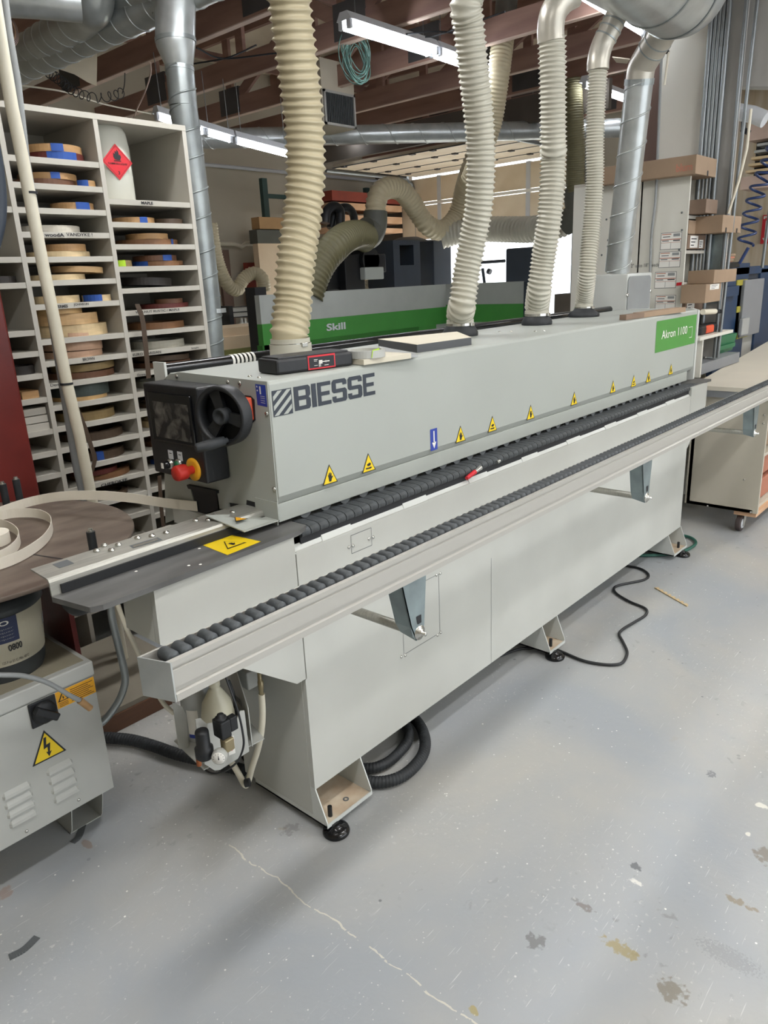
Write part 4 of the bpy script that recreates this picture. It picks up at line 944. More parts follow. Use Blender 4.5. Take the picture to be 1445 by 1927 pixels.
# ================================================================== SHELVING UNIT WITH COILS
SY = 3.1; SD = .45; XD = (.98, 1.372, 1.765, 2.195); TH = .02
SH = root('shelving_unit', (1.6, 3.3, 0), 'tall white melamine pigeonhole shelving unit full of edge banding coils', 'shelf')
ZT = 2.300
for i, x in enumerate(XD):
    mb = MB(); mb.box(x-TH/2, x+TH/2, SY, SY+SD, 0, ZT-.0, 'melamine'); mb.build('divider' if 0 < i < 3 else 'side_panel', SH)
mb = MB(); mb.box(XD[0]-TH/2, XD[3]+TH/2, SY-.001, SY+SD, ZT, ZT+.022, 'melamine'); mb.build('top_panel', SH)
mb = MB(); mb.box(XD[0]-TH/2, XD[3]+TH/2, SY+SD, SY+SD+.006, 0, ZT+.02, 'melamine_dusty'); mb.build('back_panel', SH)
c1 = [(186, 310.5), (192, 357), (197.7, 400.6), (203.5, 443.3), (209.3, 487), (216.6, 528.5), (222.4, 569.8), (232.6, 630.9), (238.4, 668.7), (244.2, 707.3), (250, 745.7), (255.8, 782.6), (261.6, 819.8), (267.4, 855.6), (273.3, 891), (280.5, 925.9), (284.9, 962.3)]
c2 = [(205, 378.8), (212, 422.4), (216.6, 464.5), (223.8, 506.7), (367.7, 541.6), (372, 580.8), (376.5, 617.8), (380.8, 652.7), (319.8, 696.3), (263, 742.8), (266, 780.6), (271.8, 818.4), (279, 854.7), (286.3, 888), (292, 922)]
c0 = [(5, 304), (17.4, 394), (36.3, 488.6), (45, 537), (62.5, 626.5), (69.8, 665.8), (75.6, 708), (82.8, 753), (94.5, 812.6), (101.7, 853.3), (110.5, 894)]
COLS = [(0, c0), (1, c1), (2, c2)]
SZ = {}
for ci, pts in COLS:
    zs = [ony(p, SY).z for p in pts]
    zlow = zs[-1]-.13
    while zlow > .1: zs.append(zlow); zlow -= .13
    SZ[ci] = zs
    for z in zs:
        mb = MB(); mb.box(XD[ci]+TH/2, XD[ci+1]-TH/2, SY+.002, SY+SD, z-.011, z+.011, 'melamine'); mb.build('shelf_board', SH)
def note(s, p0, p1, h, bold=0.012):
    a = ony(p0, SY-.001); b = ony(p1, SY-.001); zc_ = (a.z+b.z)/2; mb = MB()
    text_on(mb, s, (a.x, SY+.001, zc_-h/2), (b.x-a.x, 0, 0), (0, 0, h), 'ink', bold, .0012); mb.build('handwritten_note', SH)
note('woodA', (84, 442), (121, 442), .014, .03); note('VANDYKE !', (125, 442), (174, 441), .013); note('JOHNSON', (139, 574), (167, 572), .012, .02); note('HERMES', (105, 577), (128, 576), .012, .03)
note('BROWN', (156, 677), (178, 674), .012); note('Dens', (95, 725), (114, 723), .012); note('CHEROKEE', (190, 913), (240, 903), .013, .03)
note('MAPLE', (266, 382), (288, 382), .012, .04); note('EURO  PARISIAN', (250, 668), (303, 662), .011); note('Simple', (360, 656), (374, 654), .010); note('Chrome', (258, 706), (274, 704), .011); note('WALNUT RUSTIC / MAPLE', (255, 587), (338, 583), .010)
def vnote(s, p, q, x, h=.013):
    a = ony(p, SY); b = ony(q, SY); mb = MB(); text_on(mb, s, (x+h/2, SY-.001, min(a.z, b.z)), (0, 0, abs(a.z-b.z)), (-h, 0, 0), 'ink', .01, -.0012); mb.build('handwritten_note', SH)
vnote('JD - NOISE', (211, 440), (219, 495), XD[2]); vnote('KOSTER', (362, 446), (364, 484), XD[3]); vnote('Heather', (355, 398), (356, 420), XD[3]); vnote('DENIS', (372, 530), (374, 555), XD[3], .011); vnote('WALNUT', (27, 410), (31, 436), XD[1]); vnote('NEWER', (92, 755), (97, 780), XD[1]); vnote('SIENNA', (262, 780), (266, 808), XD[2]); vnote('DAVID', (269, 828), (273, 850), XD[2]); vnote('GAUGE', (379, 585), (381, 600), XD[3], .011); vnote('BIRCH', (384, 632), (386, 655), XD[3], .011)
ORD = ['top', 'second', 'third', 'fourth', 'fifth', 'sixth', 'seventh', 'eighth', 'ninth', 'tenth', 'eleventh', 'twelfth', 'thirteenth', 'fourteenth', 'fifteenth', 'sixteenth', 'seventeenth']
BAY = ['left', 'middle', 'right']
CN = dict(tan='tan', oak='light oak', walnut='walnut brown', brown='brown', grey='grey', cream='cream', rose='pinkish beige', slate='dark slate', black='black', mahogany='reddish brown', maple='maple', olive='olive brown', dark='dark brown', white='off-white')
used_lab = {}
def coil(ci, si, l, r, h, c, tape=None, lift=0.0, tilt=0.0, pos=''):
    z = SZ[ci][si]+.0115+lift; yp = 3.32; ypx = (c0, c1, c2)[ci]
    py = ypx[si][1] if si < len(ypx) else ypx[-1][1]
    lo, hi = XD[ci]+TH/2+.004, XD[ci+1]-TH/2-.004; yp = SY+.1
    for _ in range(5):
        xl, xr = ony((l, py-8), yp).x, ony((r, py-8), yp).x; xl, xr = max(xl, lo), max(min(xr, hi), lo+.09)
        if xr-xl < .085: xl = xr-.085
        R_ = (xr-xl)/2; cx_ = (xl+xr)/2; cy_ = min(SY+.014+R_*1.04, SY+SD-R_-.003); yp = cy_
    cen = V((cx_, cy_, z)); ax = V((tilt, 0, 1)).normalized(); u = V((1, 0, -tilt)).normalized(); w = ax.cross(u)
    mb = MB(); n = 44; wraps = 3; vs = []; Rs = [R_, R_*.97, R_*.8]
    # wound strip: a spiral of thin turns, outer three separate, core solid to the inner hole
    prof = [(R_*.74, 0), (R_, 0), (R_, h), (R_-.003, h), (R_-.003, h-.0015), (R_-.006, h-.0015), (R_-.006, h), (R_*.87, h), (R_*.87, h-.001), (R_*.86, h-.001), (R_*.86, h), (R_*.74, h), (R_*.74, 0)]
    for rr_, hh_ in prof:
        vs += [cen+ax*(hh_+abs(tilt)*R_)+(u*math.cos(2*math.pi*k/n)+w*math.sin(2*math.pi*k/n))*rr_ for k in range(n)]
    mb.add(vs, [(i*n+k, i*n+(k+1) % n, (i+1)*n+(k+1) % n, (i+1)*n+k) for i in range(len(prof)-1) for k in range(n)], 'coil_'+c)
    lab = f"{CN[c]} coil{' with blue tape' if tape and tape[0] != 'g' else ''}{' with lime green tape' if tape and tape[0] == 'g' else ''}{pos}, {ORD[si]} shelf of the {BAY[ci]} bay"
    root_o = thing(mb, 'edge_banding_coil', lab, 'coil', 'edge banding coils on the shelving unit')
    if tape:
        cl_ = 'tape_green' if tape[0] == 'g' else 'tape_blue'; tl, tr_ = tape[-2:]
        a0, a1 = [-math.pi+math.acos(max(-1, min(1, -( (ony((t, py-8), cy_-R_*.8).x-cx_)/R_)))) for t in (tl, tr_)]
        a0, a1 = sorted((-math.acos(max(-1, min(1, (ony((tl, py), cy_-R_*.8).x-cx_)/R_))), -math.acos(max(-1, min(1, (ony((tr_, py), cy_-R_*.8).x-cx_)/R_)))))
        m2 = MB(); v = []
        for i in range(7):
            a = a0+(a1-a0)*i/6; d = u*math.cos(a)+w*math.sin(a); o = cen+ax*abs(tilt)*R_
            v += [o+d*(R_+.0015)+ax*.0005, o+d*(R_+.0015)+ax*(h+.001), o+d*(R_-.02)+ax*(h+.0015)]
        m2.add(v, [(3*i+j, 3*i+3+j, 3*i+4+j, 3*i+1+j) for i in range(6) for j in (0, 1)], cl_); m2.build('tape_strip', root_o)
    return root_o
T_ = True
coil(1, 0, 51, 152, .030, 'mahogany', (92, 142), pos=' under a tan one'); coil(1, 0, 49, 150, .028, 'tan', (99, 119), .031, pos=' on a reddish one')
coil(1, 1, 20, 139, .022, 'walnut', pos=' under a tan one'); coil(1, 1, 40, 140, .024, 'tan', (96, 112), .0225, pos=' on a walnut one'); coil(1, 1, 143, 185, .024, 'tan', (152, 166), pos=' beside a stack')
coil(1, 2, 99, 172, .028, 'tan', (142, 168)); coil(1, 3, 34, 144, .028, 'white')
coil(1, 4, 45, 162, .022, 'cream', pos=' at stack bottom'); coil(1, 4, 84, 159, .028, 'tan', None, .0225, pos=' on a cream one')
coil(1, 5, 52, 154, .022, 'cream', pos=' under a maple one'); coil(1, 5, 103, 192, .024, 'maple', None, .0225, .05, pos=' tilted on a cream one')
coil(1, 6, 60, 145, .030, 'cream', pos=' at left'); coil(1, 6, 157, 211, .026, 'cream', (167, 191), pos=' at right')
coil(1, 7, 68, 209, .048, 'cream', pos=' at stack bottom'); coil(1, 7, 70, 181, .046, 'maple', None, .049, pos=' mid stack'); coil(1, 7, 75, 156, .026, 'oak', None, .096, pos=' on top of its stack')
coil(1, 8, 78, 186, .026, 'rose', pos=' at stack bottom'); coil(1, 8, 82, 188, .042, 'rose', None, .0265, .02, pos=' mid stack'); coil(1, 8, 110, 180, .022, 'rose', None, .075, .05, pos=' tilted on top')
coil(1, 9, 87, 218, .026, 'walnut', pos=' at stack bottom'); coil(1, 9, 100, 218, .030, 'olive', None, .027, -.03, pos=' on a walnut one')
coil(1, 10, 95, 195, .016, 'oak', pos=' under a slate one'); coil(1, 10, 97, 200, .05, 'slate', None, .0165)
coil(1, 11, 103, 209, .036, 'olive'); coil(1, 12, 110, 224, .034, 'dark', pos=' single'); coil(1, 13, 118, 227, .036, 'dark', (178, 190), pos=' single')
coil(1, 14, 126, 241, .026, 'brown', pos=' under a reddish one'); coil(1, 14, 128, 216, .02, 'mahogany', None, .0265, pos=' on a brown one'); coil(1, 15, 160, 235, .02, 'dark')
coil(2, 1, 211, 284, .024, 'tan', (260, 274), pos=' at left'); coil(2, 1, 286, 341, .022, 'dark', pos=' at right')
coil(2, 2, 219, 324, .024, 'brown', (318, 323), pos=' at stack bottom'); coil(2, 2, 243, 311, .024, 'tan', None, .0245, pos=' on a brown one')
coil(2, 3, 224, 238, .026, 'olive', ('g', 224, 236), pos=' small'); coil(2, 3, 250, 336, .022, 'brown', (254, 284), pos=' at stack bottom'); coil(2, 3, 257, 327, .024, 'walnut', (305, 322), .0225, pos=' on a brown one')
coil(2, 4, 230, 315, .034, 'black', None, 0, .06); coil(2, 5, 262, 346, .020, 'mahogany', pos=' at stack bottom'); coil(2, 5, 295, 340, .020, 'walnut', None, .0205, pos=' on a reddish one')
coil(2, 6, 242, 337, .030, 'brown'); coil(2, 7, 247, 338, .034, 'grey'); coil(2, 8, 253, 350, .024, 'walnut', pos=' at stack bottom'); coil(2, 8, 256, 349, .024, 'dark', None, .025, .03, pos=' on a walnut one')
coil(2, 9, 260, 345, .03, 'grey', pos=' half hidden'); coil(2, 10, 262, 345, .02, 'dark', pos=' behind the hanging strip'); coil(2, 11, 268, 345, .03, 'cream', pos=' behind the hanging strip'); coil(2, 12, 272, 350, .024, 'walnut', pos=' behind the hanging strip'); coil(2, 13, 282, 350, .02, 'dark', (300, 325), pos=' low down')
coil(0, 3, -40, 28, .026, 'black', pos=' at right'); coil(0, 6, 10, 64, .034, 'black', pos=' at right'); coil(0, 8, 20, 62, .03, 'grey', pos=' beside boards')
mb = MB(); z = SZ[0][7]+.0115; mb.box(1.27, 1.34, SY+.02, SY+.3, z, z+.03, 'coil_tan'); thing(mb, 'wood_block', 'short tan banding offcut in the left bay of the shelving unit', 'offcut')
z = SZ[0][8]+.0115
for k in range(3): mb = MB(); mb.box(1.22-.0*k, 1.355, SY+.01+.004*k, SY+.4, z+k*.032, z+k*.032+.028, 'melamine'); thing(mb, 'melamine_offcut', ['lowest', 'middle', 'topmost'][k]+' white melamine offcut of the stack in the left shelf bay', 'offcut', 'melamine offcuts')
# jug with hazard diamond
z = SZ[2][0]+.0115; a = ony((192, 300), 3.26); b = ony((247, 300), 3.26)
xj = 1.88; JG = root('plastic_jug', (xj, 3.27, z), 'large translucent white jug with red flammable diamond, top right of the shelving unit', 'jug')
mb = MB(); 
for_j = [(.095, 0), (.102, .012), (.102, .22), (.095, .28), (.07, .325), (.055, .335), (.0001, .336)]
mb.lathe((xj, 3.255, z), for_j, 'jug', 36); mb.build('jug_body', JG)
q = [ony(p, 3.145) for p in ((208, 274), (233, 305), (216, 333), (194, 302))]
cq = (q[0]+q[2])/2; hs_ = .072; cq = V((xj-.01, 3.1500, (q[0].z+q[2].z)/2))
mb = MB(); mb.add([cq+V((0, 0, hs_)), cq+V((hs_, 0, 0)), cq-V((0, 0, hs_)), cq-V((hs_, 0, 0))], [(0, 1, 2, 3)], 'hazard_red')
k = .9; L4 = [cq+V((0, -.0008, hs_*k)), cq+V((hs_*k, -.0008, 0)), cq+V((0, -.0008, -hs_*k)), cq+V((-hs_*k, -.0008, 0))]
for i in range(4):
    p0, p1 = L4[i], L4[(i+1) % 4]; m0 = cq+(p0-cq)*.975+V((0, 0, 0)); m1 = cq+(p1-cq)*.975
    mb.add([p0, p1, V((m1.x, p0.y, m1.z)), V((m0.x, p0.y, m0.z))], [(0, 1, 2, 3)], 'ink')
fl_ = [(0, 0), (.014, .0), (.02, .012), (.016, .024), (.012, .018), (.009, .034), (.002, .042), (.001, .03), (-.006, .036), (-.008, .022), (-.014, .028), (-.016, .012), (-.010, .002)]
mb.add([cq+V((a_, -.0012, b_+.008)) for a_, b_ in fl_], [list(range(len(fl_)))], 'ink')
mb.add([cq+V((a_, -.0012, b_)) for a_, b_ in ((-.016, .003), (.018, .003), (.018, .006), (-.016, .006))], [(0, 1, 2, 3)], 'ink')
text_on(mb, 'FLAMMABLE LIQUID', cq+V((-.045, -.001, -.012)), (.09, 0, 0), (0, 0, .009), 'ink', .01, .0004)
text_on(mb, '3', cq+V((-.004, -.001, -.05)), (.009, 0, 0), (0, 0, .014), 'ink', .01, .0004)
mb.build('hazard_diamond', JG)
mb = MB(); mb.box(1.99, 2.08, 3.2, 3.3, z, z+.012, 'grey_pvc'); thing(mb, 'grey_tin_lid', 'flat grey lid beside the white jug on the shelf', 'lid')
# hanging strips of brown banding
def hang(pts, w, m, lab, y=3.055):
    mb = MB(); P_ = catmull([ony(p, y) for p in pts], 5)
    for i in range(len(P_)-1):
        a, b = P_[i], P_[i+1]; s_ = V((w/2, 0, 0)); t_ = V((0, .0015, 0))
        mb.hexa([a-s_, a+s_, a+s_+t_, a-s_+t_, b-s_, b+s_, b+s_+t_, b-s_+t_], m)
    return thing(mb, 'hanging_strip', lab, 'strip')
hang(((258, 572), (268, 600), (273, 640), (277, 680), (280, 712)), .024, 'coil_dark', 'dark brown banding strip hanging before the right shelf bay')
hang(((300, 895), (302, 930), (305, 970), (309, 1000)), .02, 'coil_dark', 'lower end of dark banding strip hanging beside the machine end')
hang(((132, 722), (140, 755), (158, 800), (170, 835), (178, 865), (172, 890)), .02, 'coil_dark', 'dark brown banding strip hanging before the middle shelf bay')
# standing pvc pipes with cable ties, oxblood column
PV = root('pvc_pipe', (1.31, 2.8, 0), 'tall white plastic pipe with black cable ties standing before the shelving', 'pipe')
mb = MB(); mb.tube([ony(p, 2.8) for p in ((-14, -20), (5, 100), (22, 200), (43, 301), (61.5, 400), (81, 500), (101, 597), (126, 722), (150, 823), (172, 935))]+[V((1.35, 2.8, .3)), V((1.355, 2.8, 0))], .0215, 'pvc', 20); mb.build('pipe', PV)
for p in ((57, 363), (125, 722)):
    c = ony(p, 2.8); MB().ring(c-V((0, 0, .004)), c+V((0, 0, .004)), .024, .0205, 'ink', 24).build('cable_tie', PV)
mb = MB(); mb.tube([ony(p, 2.86) for p in ((4, -20), (14, 60), (30, 150), (47, 300), (65, 400), (85, 520), (105, 640), (128, 780), (145, 880), (158, 935))]+[V((1.38, 2.86, .3)), V((1.385, 2.86, 0))], .017, 'grey_pvc', 18); thing(mb, 'grey_pipe', 'thinner grey plastic pipe standing just behind the white pipe', 'pipe')
mb = MB(); cR = ony((77, 935), 2.80); mb.bbox(cR.x-.28, cR.x, 2.80, 2.98, 0, 1.66, 'oxblood', .008); thing(mb, 'red_steel_column', 'dark oxblood red painted steel column at the left edge before the shelving', 'column')
mb = MB(); mb.tube(catmull([ony(p, 2.6) for p in ((-18, 250), (-6, 310), (0, 370), (-2, 420), (-14, 470))], 8), .02, 'cnc_blue', 16); thing(mb, 'navy_hose', 'dark navy hose bowing in at the left picture edge', 'hose')
# ================================================================== OVERHEAD EXTRACTION
# main trunk with elbow
TY, TZc, TR_ = 1.63, 2.885, .195
TD = root('extraction_trunk', (3.4, TY, 2.6), 'huge galvanised extraction trunk duct with elbow at the top right', 'duct')
mb = MB(); mb.tube([(1.0, TY, TZc), (4.10, TY, TZc)], TR_, 'galv', 64); tk = mb.build('straight_duct', TD)
mb = MB()
for x in (2.7, 3.85, 4.11): MB().ring((x-.006, TY, TZc), (x+.006, TY, TZc), TR_+.005, TR_-.001, 'galv_dark', 64).build('joint_band', TD)
mb = MB(); pth = [V((4.10, TY, TZc))]+[V((4.10+.2*math.sin(a), TY, TZc+.2*(1-math.cos(a)))) for a in [math.pi/2*i/10 for i in range(1, 11)]]+[V((4.30, TY, TZc+1.0))]
mb.tube(pth, TR_, 'galv', 64, start=V((0, 1, 0))); mb.build('duct_elbow', TD)
for k, (p_el, p_low, r) in {4: ((1126, 128), None, .048), 5: ((1203, 150), None, .07)}.items():
    pass
# branch 4: sheet-metal branch down to flexible hose 4
def branch(px_list, xs, r, m, name, ringsat=()):
    pts = [onx(p, x) for p, x in zip(px_list, xs)]; P_ = catmull(pts, 8); mb = MB(); mb.tube(P_, r, m, 32); o = mb.build(name, TD); return P_
b4 = branch(((1176, 5), (1160, 30), (1148, 55), (1133, 85), (1126, 112), (1125, 132)), (3.80, 3.78, 3.76, 3.74, 3.72, 3.72), .052, 'duct_warm', 'branch_duct')
b5 = branch(((1252, 50), (1240, 72), (1222, 100), (1208, 125), (1203, 152)), (4.16, 4.20, 4.24, 4.27, 4.28), .072, 'duct_warm', 'branch_duct')
for P_, r, ks in ((b4, .052, (12, 16, 20)), (b5, .072, (9, 14))):
    for k in ks:
        a, b = P_[k], P_[k+1]; d = (b-a).normalized(); mb = MB(); mb.ring(a-d*.003, a+d*.003, r+.003, r-.002, 'galv_dark', 32); mb.build('joint_band', TD)
# spiral duct 5 down to the exhaust box
SP = root('spiral_duct', (4.35, 1.95, 1.58), 'galvanised spiral duct dropping from the trunk to the exhaust box', 'duct')
a = b5[-1]; b = onx((1161, 514), 4.46); b.z = 1.60
mb = MB(); spiral_duct(mb, a, V((b.x, b.y+.0, 1.602)), .073, .16, 'galv'); mb.build('pipe', SP)
d = (V((b.x, b.y, 1.602))-a).normalized(); mb = MB(); mb.ring(a-d*.01, a+d*.02, .077, .072, 'galv_dark', 32); mb.build('coupling', SP)
# flexible hoses 1-4
def flexhose(no, pxs, ys, r, pitch, m, lab, clampm='cloudy', rc=None, top=None, bot_clamp=.035):
    base = HOSE_BASE[no]; pts = [V((base.x, base.y, HT+.055)), V((base.x, base.y, HT+.085))]+[q for q in [ony(p, y) for p, y in zip(pxs, ys)] if q.z > HT+.13]
    if top is not None: pts += top
    rt = root('flexible_hose', base, lab, 'hose', 'flexible hoses dropping to the machine hood')
    mb = MB(); corrugated(mb, pts, r, pitch, m, .17 if no != 4 else .2, 40, per=6); mb.build('corrugated_tube', rt)
    rc = rc or r*.96
    MB().ring((base.x, base.y, HT+.022), (base.x, base.y, HT+.066), rc, rc-.006, 'hose_pale', 36).build('cuff', rt)
    mb = MB(); mb.ring((base.x, base.y, HT+.042), (base.x, base.y, HT+.052), rc+.002, rc-.001, 'bolt', 36); mb.bbox(base.x-.014, base.x+.010, base.y-rc-.010, base.y-rc+.002, HT+.040, HT+.054, 'bolt', .002); mb.build('hose_clamp', rt)
    return rt
flexhose(1, ((548, 622), (551, 570), (555, 512), (562, 454), (570, 396), (575, 330), (574, 266), (569, 200), (558, 110), (544, 0)), [1.89, 1.90, 1.90, 1.90, 1.90, 1.89, 1.88, 1.87, 1.85, 1.83], .0685, .0245, 'hose_cream', 'widest cream corrugated hose, nearest of four on the machine hood', top=[V((1.68, 1.80, 2.52)), V((1.66, 1.72, 2.63))])
flexhose(2, ((867, 600), (870, 571), (878, 512), (889, 454), (900, 396), (904.5, 332), (904, 266), (899, 200), (891, 133), (882, 50), (878, 0)), [1.80, 1.79, 1.78, 1.76, 1.73, 1.71, 1.70, 1.69, 1.68, 1.67, 1.66], .0585, .0185, 'hose_pale', 'pale corrugated hose, second of four along the hood, behind the board offcut', top=[V((2.42, 1.64, 2.62))])
H3 = flexhose(3, ((1011, 585), (1015, 541), (1023, 483), (1032, 425), (1038, 367), (1041, 300), (1041, 268), (1040, 168), (1039, 100), (1038, 72)), [1.81, 1.80, 1.78, 1.75, 1.74, 1.74, 1.73, 1.72, 1.72, 1.72], .0595, .0182, 'hose_pale', 'pale corrugated hose, third of four along the hood, below a metal elbow')
flexhose(4, ((1101, 577), (1105, 512), (1113, 425), (1119, 336), (1119, 268), (1121, 201), (1125, 134)), [1.84, 1.84, 1.84, 1.83, 1.83, 1.83, 1.825], .0485, .0135, 'hose_pale', 'thinnest pale corrugated hose, farthest of four on the machine hood')
mb = MB(); e = [ony(p, y) for p, y in (((1037, 78), 1.72), ((1036, 55), 1.72), ((1041, 25), 1.71), ((1058, 0), 1.69), ((1080, -14), 1.66))]
mb.tube(catmull(e, 8), [.054]*33, 'duct_warm', 36); EL = thing(mb, 'duct_elbow', 'galvanised elbow joining the third hose to the trunk duct', 'duct')
mb = MB(); mb.tube([(1.66, 1.72, 2.55), (1.66, 1.64, 2.72)], .064, 'duct_warm', 32); mb.tube([(2.42, 1.64, 2.56), (2.42, 1.62, 2.70)], .056, 'duct_warm', 32); mb.build('branch_duct', TD)
# hose clamp + bulge on second hose near the top is part of the hose
# left drop duct with reducer
LD = root('spiral_duct', onz((398, 690), 1.1), 'galvanised spiral duct with reducer standing beside the shelving unit', 'duct')
P0 = [ony(p, 3.72) for p in ((330, -60), (330, 78), (338, 126), (345, 200), (361, 316), (375, 430), (390, 560), (400, 690), (412, 800))]
mb = MB(); mb.tube([P0[0], P0[1]], .103, 'galv', 40); mb.tube([P0[1], P0[1].lerp(P0[2], .15), P0[2]], [.103, .103, .072], 'galv', 40)
mb.tube([ony((330, 72), 3.72), ony((331, 80), 3.72)], .107, 'galv_dark', 40); mb.tube([P0[2], ony((338.5, 134), 3.72)], .076, 'galv_dark', 40); mb.build('reducer', LD)
mb = MB(); 
for i in range(2, 8): spiral_duct(mb, P0[i], P0[i+1], .074, .135, 'galv_dark')
mb.tube([P0[-1], V((P0[-1].x, P0[-1].y, .05))], .074, 'galv_dark', 32)
mb.build('pipe', LD)
mb = MB(); c = ony((400, 585), 3.72); mb.ring(c-V((0, 0, .012)), c+V((0, 0, .012)), .078, .072, 'galv', 32); mb.build('coupling', LD)
# ducts at top left
DU = root('spiral_duct', (2.6, 4.8, 3.0), 'long dark galvanised spiral duct rising past the shelving top at upper left', 'duct')
mb = MB(); A = onz((42, 128), 3.06); B = onz((290, 16), 3.10); A2 = A+(A-B)*.05; spiral_duct(mb, A2, B+(B-A)*.8, .085, .15, 'galv'); mb.build('pipe', DU)
DA = root('spiral_duct', (2.4, 4.5, 3.1), 'shorter bright galvanised spiral duct ending in an elbow at upper left', 'duct')
mb = MB(); A = onz((35, 108), 3.13); B = onz((150, 38), 3.13); spiral_duct(mb, A, B, .098, .12, 'galv'); mb.build('pipe', DA)
mb = MB(); C_ = onz((176, 12), 3.13); mb.tube(catmull([B, B.lerp(C_, .5), C_, onz((182, -20), 3.2)], 8), .10, 'galv', 36); mb.build('duct_elbow', DA)
mb = MB(); mb.tube([onz((-40, -6), 3.08), onz((70, 0), 3.08), onz((150, 8), 3.08)], .085, 'galv', 36); thing(mb, 'cross_duct', 'galvanised duct crossing the top left corner', 'duct')
mb = MB(); A, B = onz((215, 20), 3.2), onz((330, -60), 3.2); spiral_duct(mb, onz((150, 55), 3.2), B, .11, .16, 'galv'); thing(mb, 'upper_spiral_duct', 'wide galvanised spiral duct above the two left ducts', 'duct')
# long pale duct crossing mid ceiling
mb = MB(); A, B = onz((360, 262), 2.98), onz((1200, 240), 2.98); spiral_duct(mb, A, B, .088, .3, 'galv'); thing(mb, 'long_ceiling_duct', 'long thin galvanised duct crossing under the far roof trusses', 'duct')

# ================================================================== BUILDING
mb = MB(); mb.box(-3, 16, -5, 10, -.1, 0, 'floor'); struct(mb, 'floor', 'grey painted concrete floor with scratches and paint specks')
mb = MB(); mb.box(-3, 9.4, -5, 8.3, 4.15, 4.25, 'roof_panel'); struct(mb, 'ceiling')
mb = MB(); mb.box(-3, 9.4, 8.0, 8.2, 0, 4.2, 'wall_cream'); struct(mb, 'wall_back', 'cream painted back wall')
mb = MB(); mb.box(-3.2, -3, -5, 8.2, 0, 4.2, 'wall_cream'); struct(mb, 'wall_left')
# wall behind the photographer with an open loading door
mb = MB(); mb.box(-3, 0.0, -5.2, -5, 0, 4.2, 'wall_cream'); mb.box(0.0, 9.4, -5.2, -5, 3.3, 4.2, 'wall_cream'); mb.box(7.5, 9.4, -5.2, -5, 0, 3.3, 'wall_cream'); struct(mb, 'wall_front')
# far wall x = 9 with the roll-up door opening
DX = 9.0; dy0, dy1, dz = 4.60, 7.45, 3.05
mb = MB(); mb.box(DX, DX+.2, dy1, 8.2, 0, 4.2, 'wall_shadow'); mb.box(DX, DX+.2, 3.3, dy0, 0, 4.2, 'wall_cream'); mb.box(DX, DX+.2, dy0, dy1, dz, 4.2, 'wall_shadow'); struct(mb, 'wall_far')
mb = MB(); mb.box(DX+.4, DX+.5, -5, 3.4, 0, 4.2, 'plywood_pale'); mb.box(DX+.2, DX+.45, 3.3, 3.4, 0, 4.2, 'wall_cream'); struct(mb, 'wall_right', 'pale plywood wall far right')
mb = MB(); mb.box(DX-.05, DX, dy0-.02, dy0+.10, 0, dz, 'conduit'); mb.box(DX-.05, DX, dy1-.10, dy1+.02, 0, dz, 'conduit'); struct(mb, 'trim_1')
# sectional door: hanging rows at x = 9 and the rest rolled flat under the roof
SDn = root('sectional_door', (DX-.1, 6.0, 2.1), 'half-open sectional garage door with pale wooden panels, rolled under the roof', 'door')
zz = [2.12, 2.62, 2.95]
for z0, z1 in ((2.13, 2.60), (2.635, 2.96)):
    yw = (dy1-dy0)/4
    for k in range(4):
        y0 = dy0+yw*k; mb = MB(); mb.box(DX-.09, DX-.05, y0+.03, y0+yw-.03, z0+.01, z1-.01, 'door_panel'); mb.build('door_panel', SDn)
        mb = MB(); mb.box(DX-.10, DX-.05, y0-.03, y0+.03, z0, z1, 'fixture_white'); mb.build('stile', SDn)
mb = MB(); mb.box(DX-.105, DX-.05, dy0, dy1, 2.60, 2.635, 'label_white'); mb.box(DX-.105, DX-.05, dy0, dy1, 2.10, 2.13, 'fixture_white'); mb.build('rail_and_gap_light', SDn)  # upper white strip paints daylight in the panel gap; lower is the rail
hy0, hy1 = 4.55, 7.15
for k in range(4):
    x0 = 7.24+k*.42; mb = MB(); mb.box(x0+.008, x0+.412, hy0, hy1, 2.98, 3.02, 'door_panel'); mb.build('door_panel', SDn)
    for yy in (hy0+.5, hy0+1.0, hy0+1.3, hy0+1.9, hy0+2.4):
        mb = MB(); mb.box(x0-.03, x0+.03, yy-.03, yy+.03, 2.965, 2.98, 'gusset'); mb.build('hinge', SDn)
    mb = MB(); mb.box(x0-.006, x0+.006, hy0, hy1, 2.974, 2.984, 'seam'); mb.build('strut', SDn)
for yy in (hy0-.04, hy1+.03):
    mb = MB(); mb.tube([(7.15, yy, 2.95), (8.7, yy, 2.95), (8.85, yy, 2.9), (8.93, yy, 2.75), (8.93, yy, 0.1)], .022, 'conduit', 8); mb.build('track', SDn)
# upper wall rail on the cream back wall
mb = MB(); mb.tube([(4.6, 7.93, 3.02), (8.95, 7.93, 3.02)], .022, 'fixture_white', 12); thing(mb, 'wall_pipe', 'thin white pipe running along the top of the cream back wall', 'pipe')
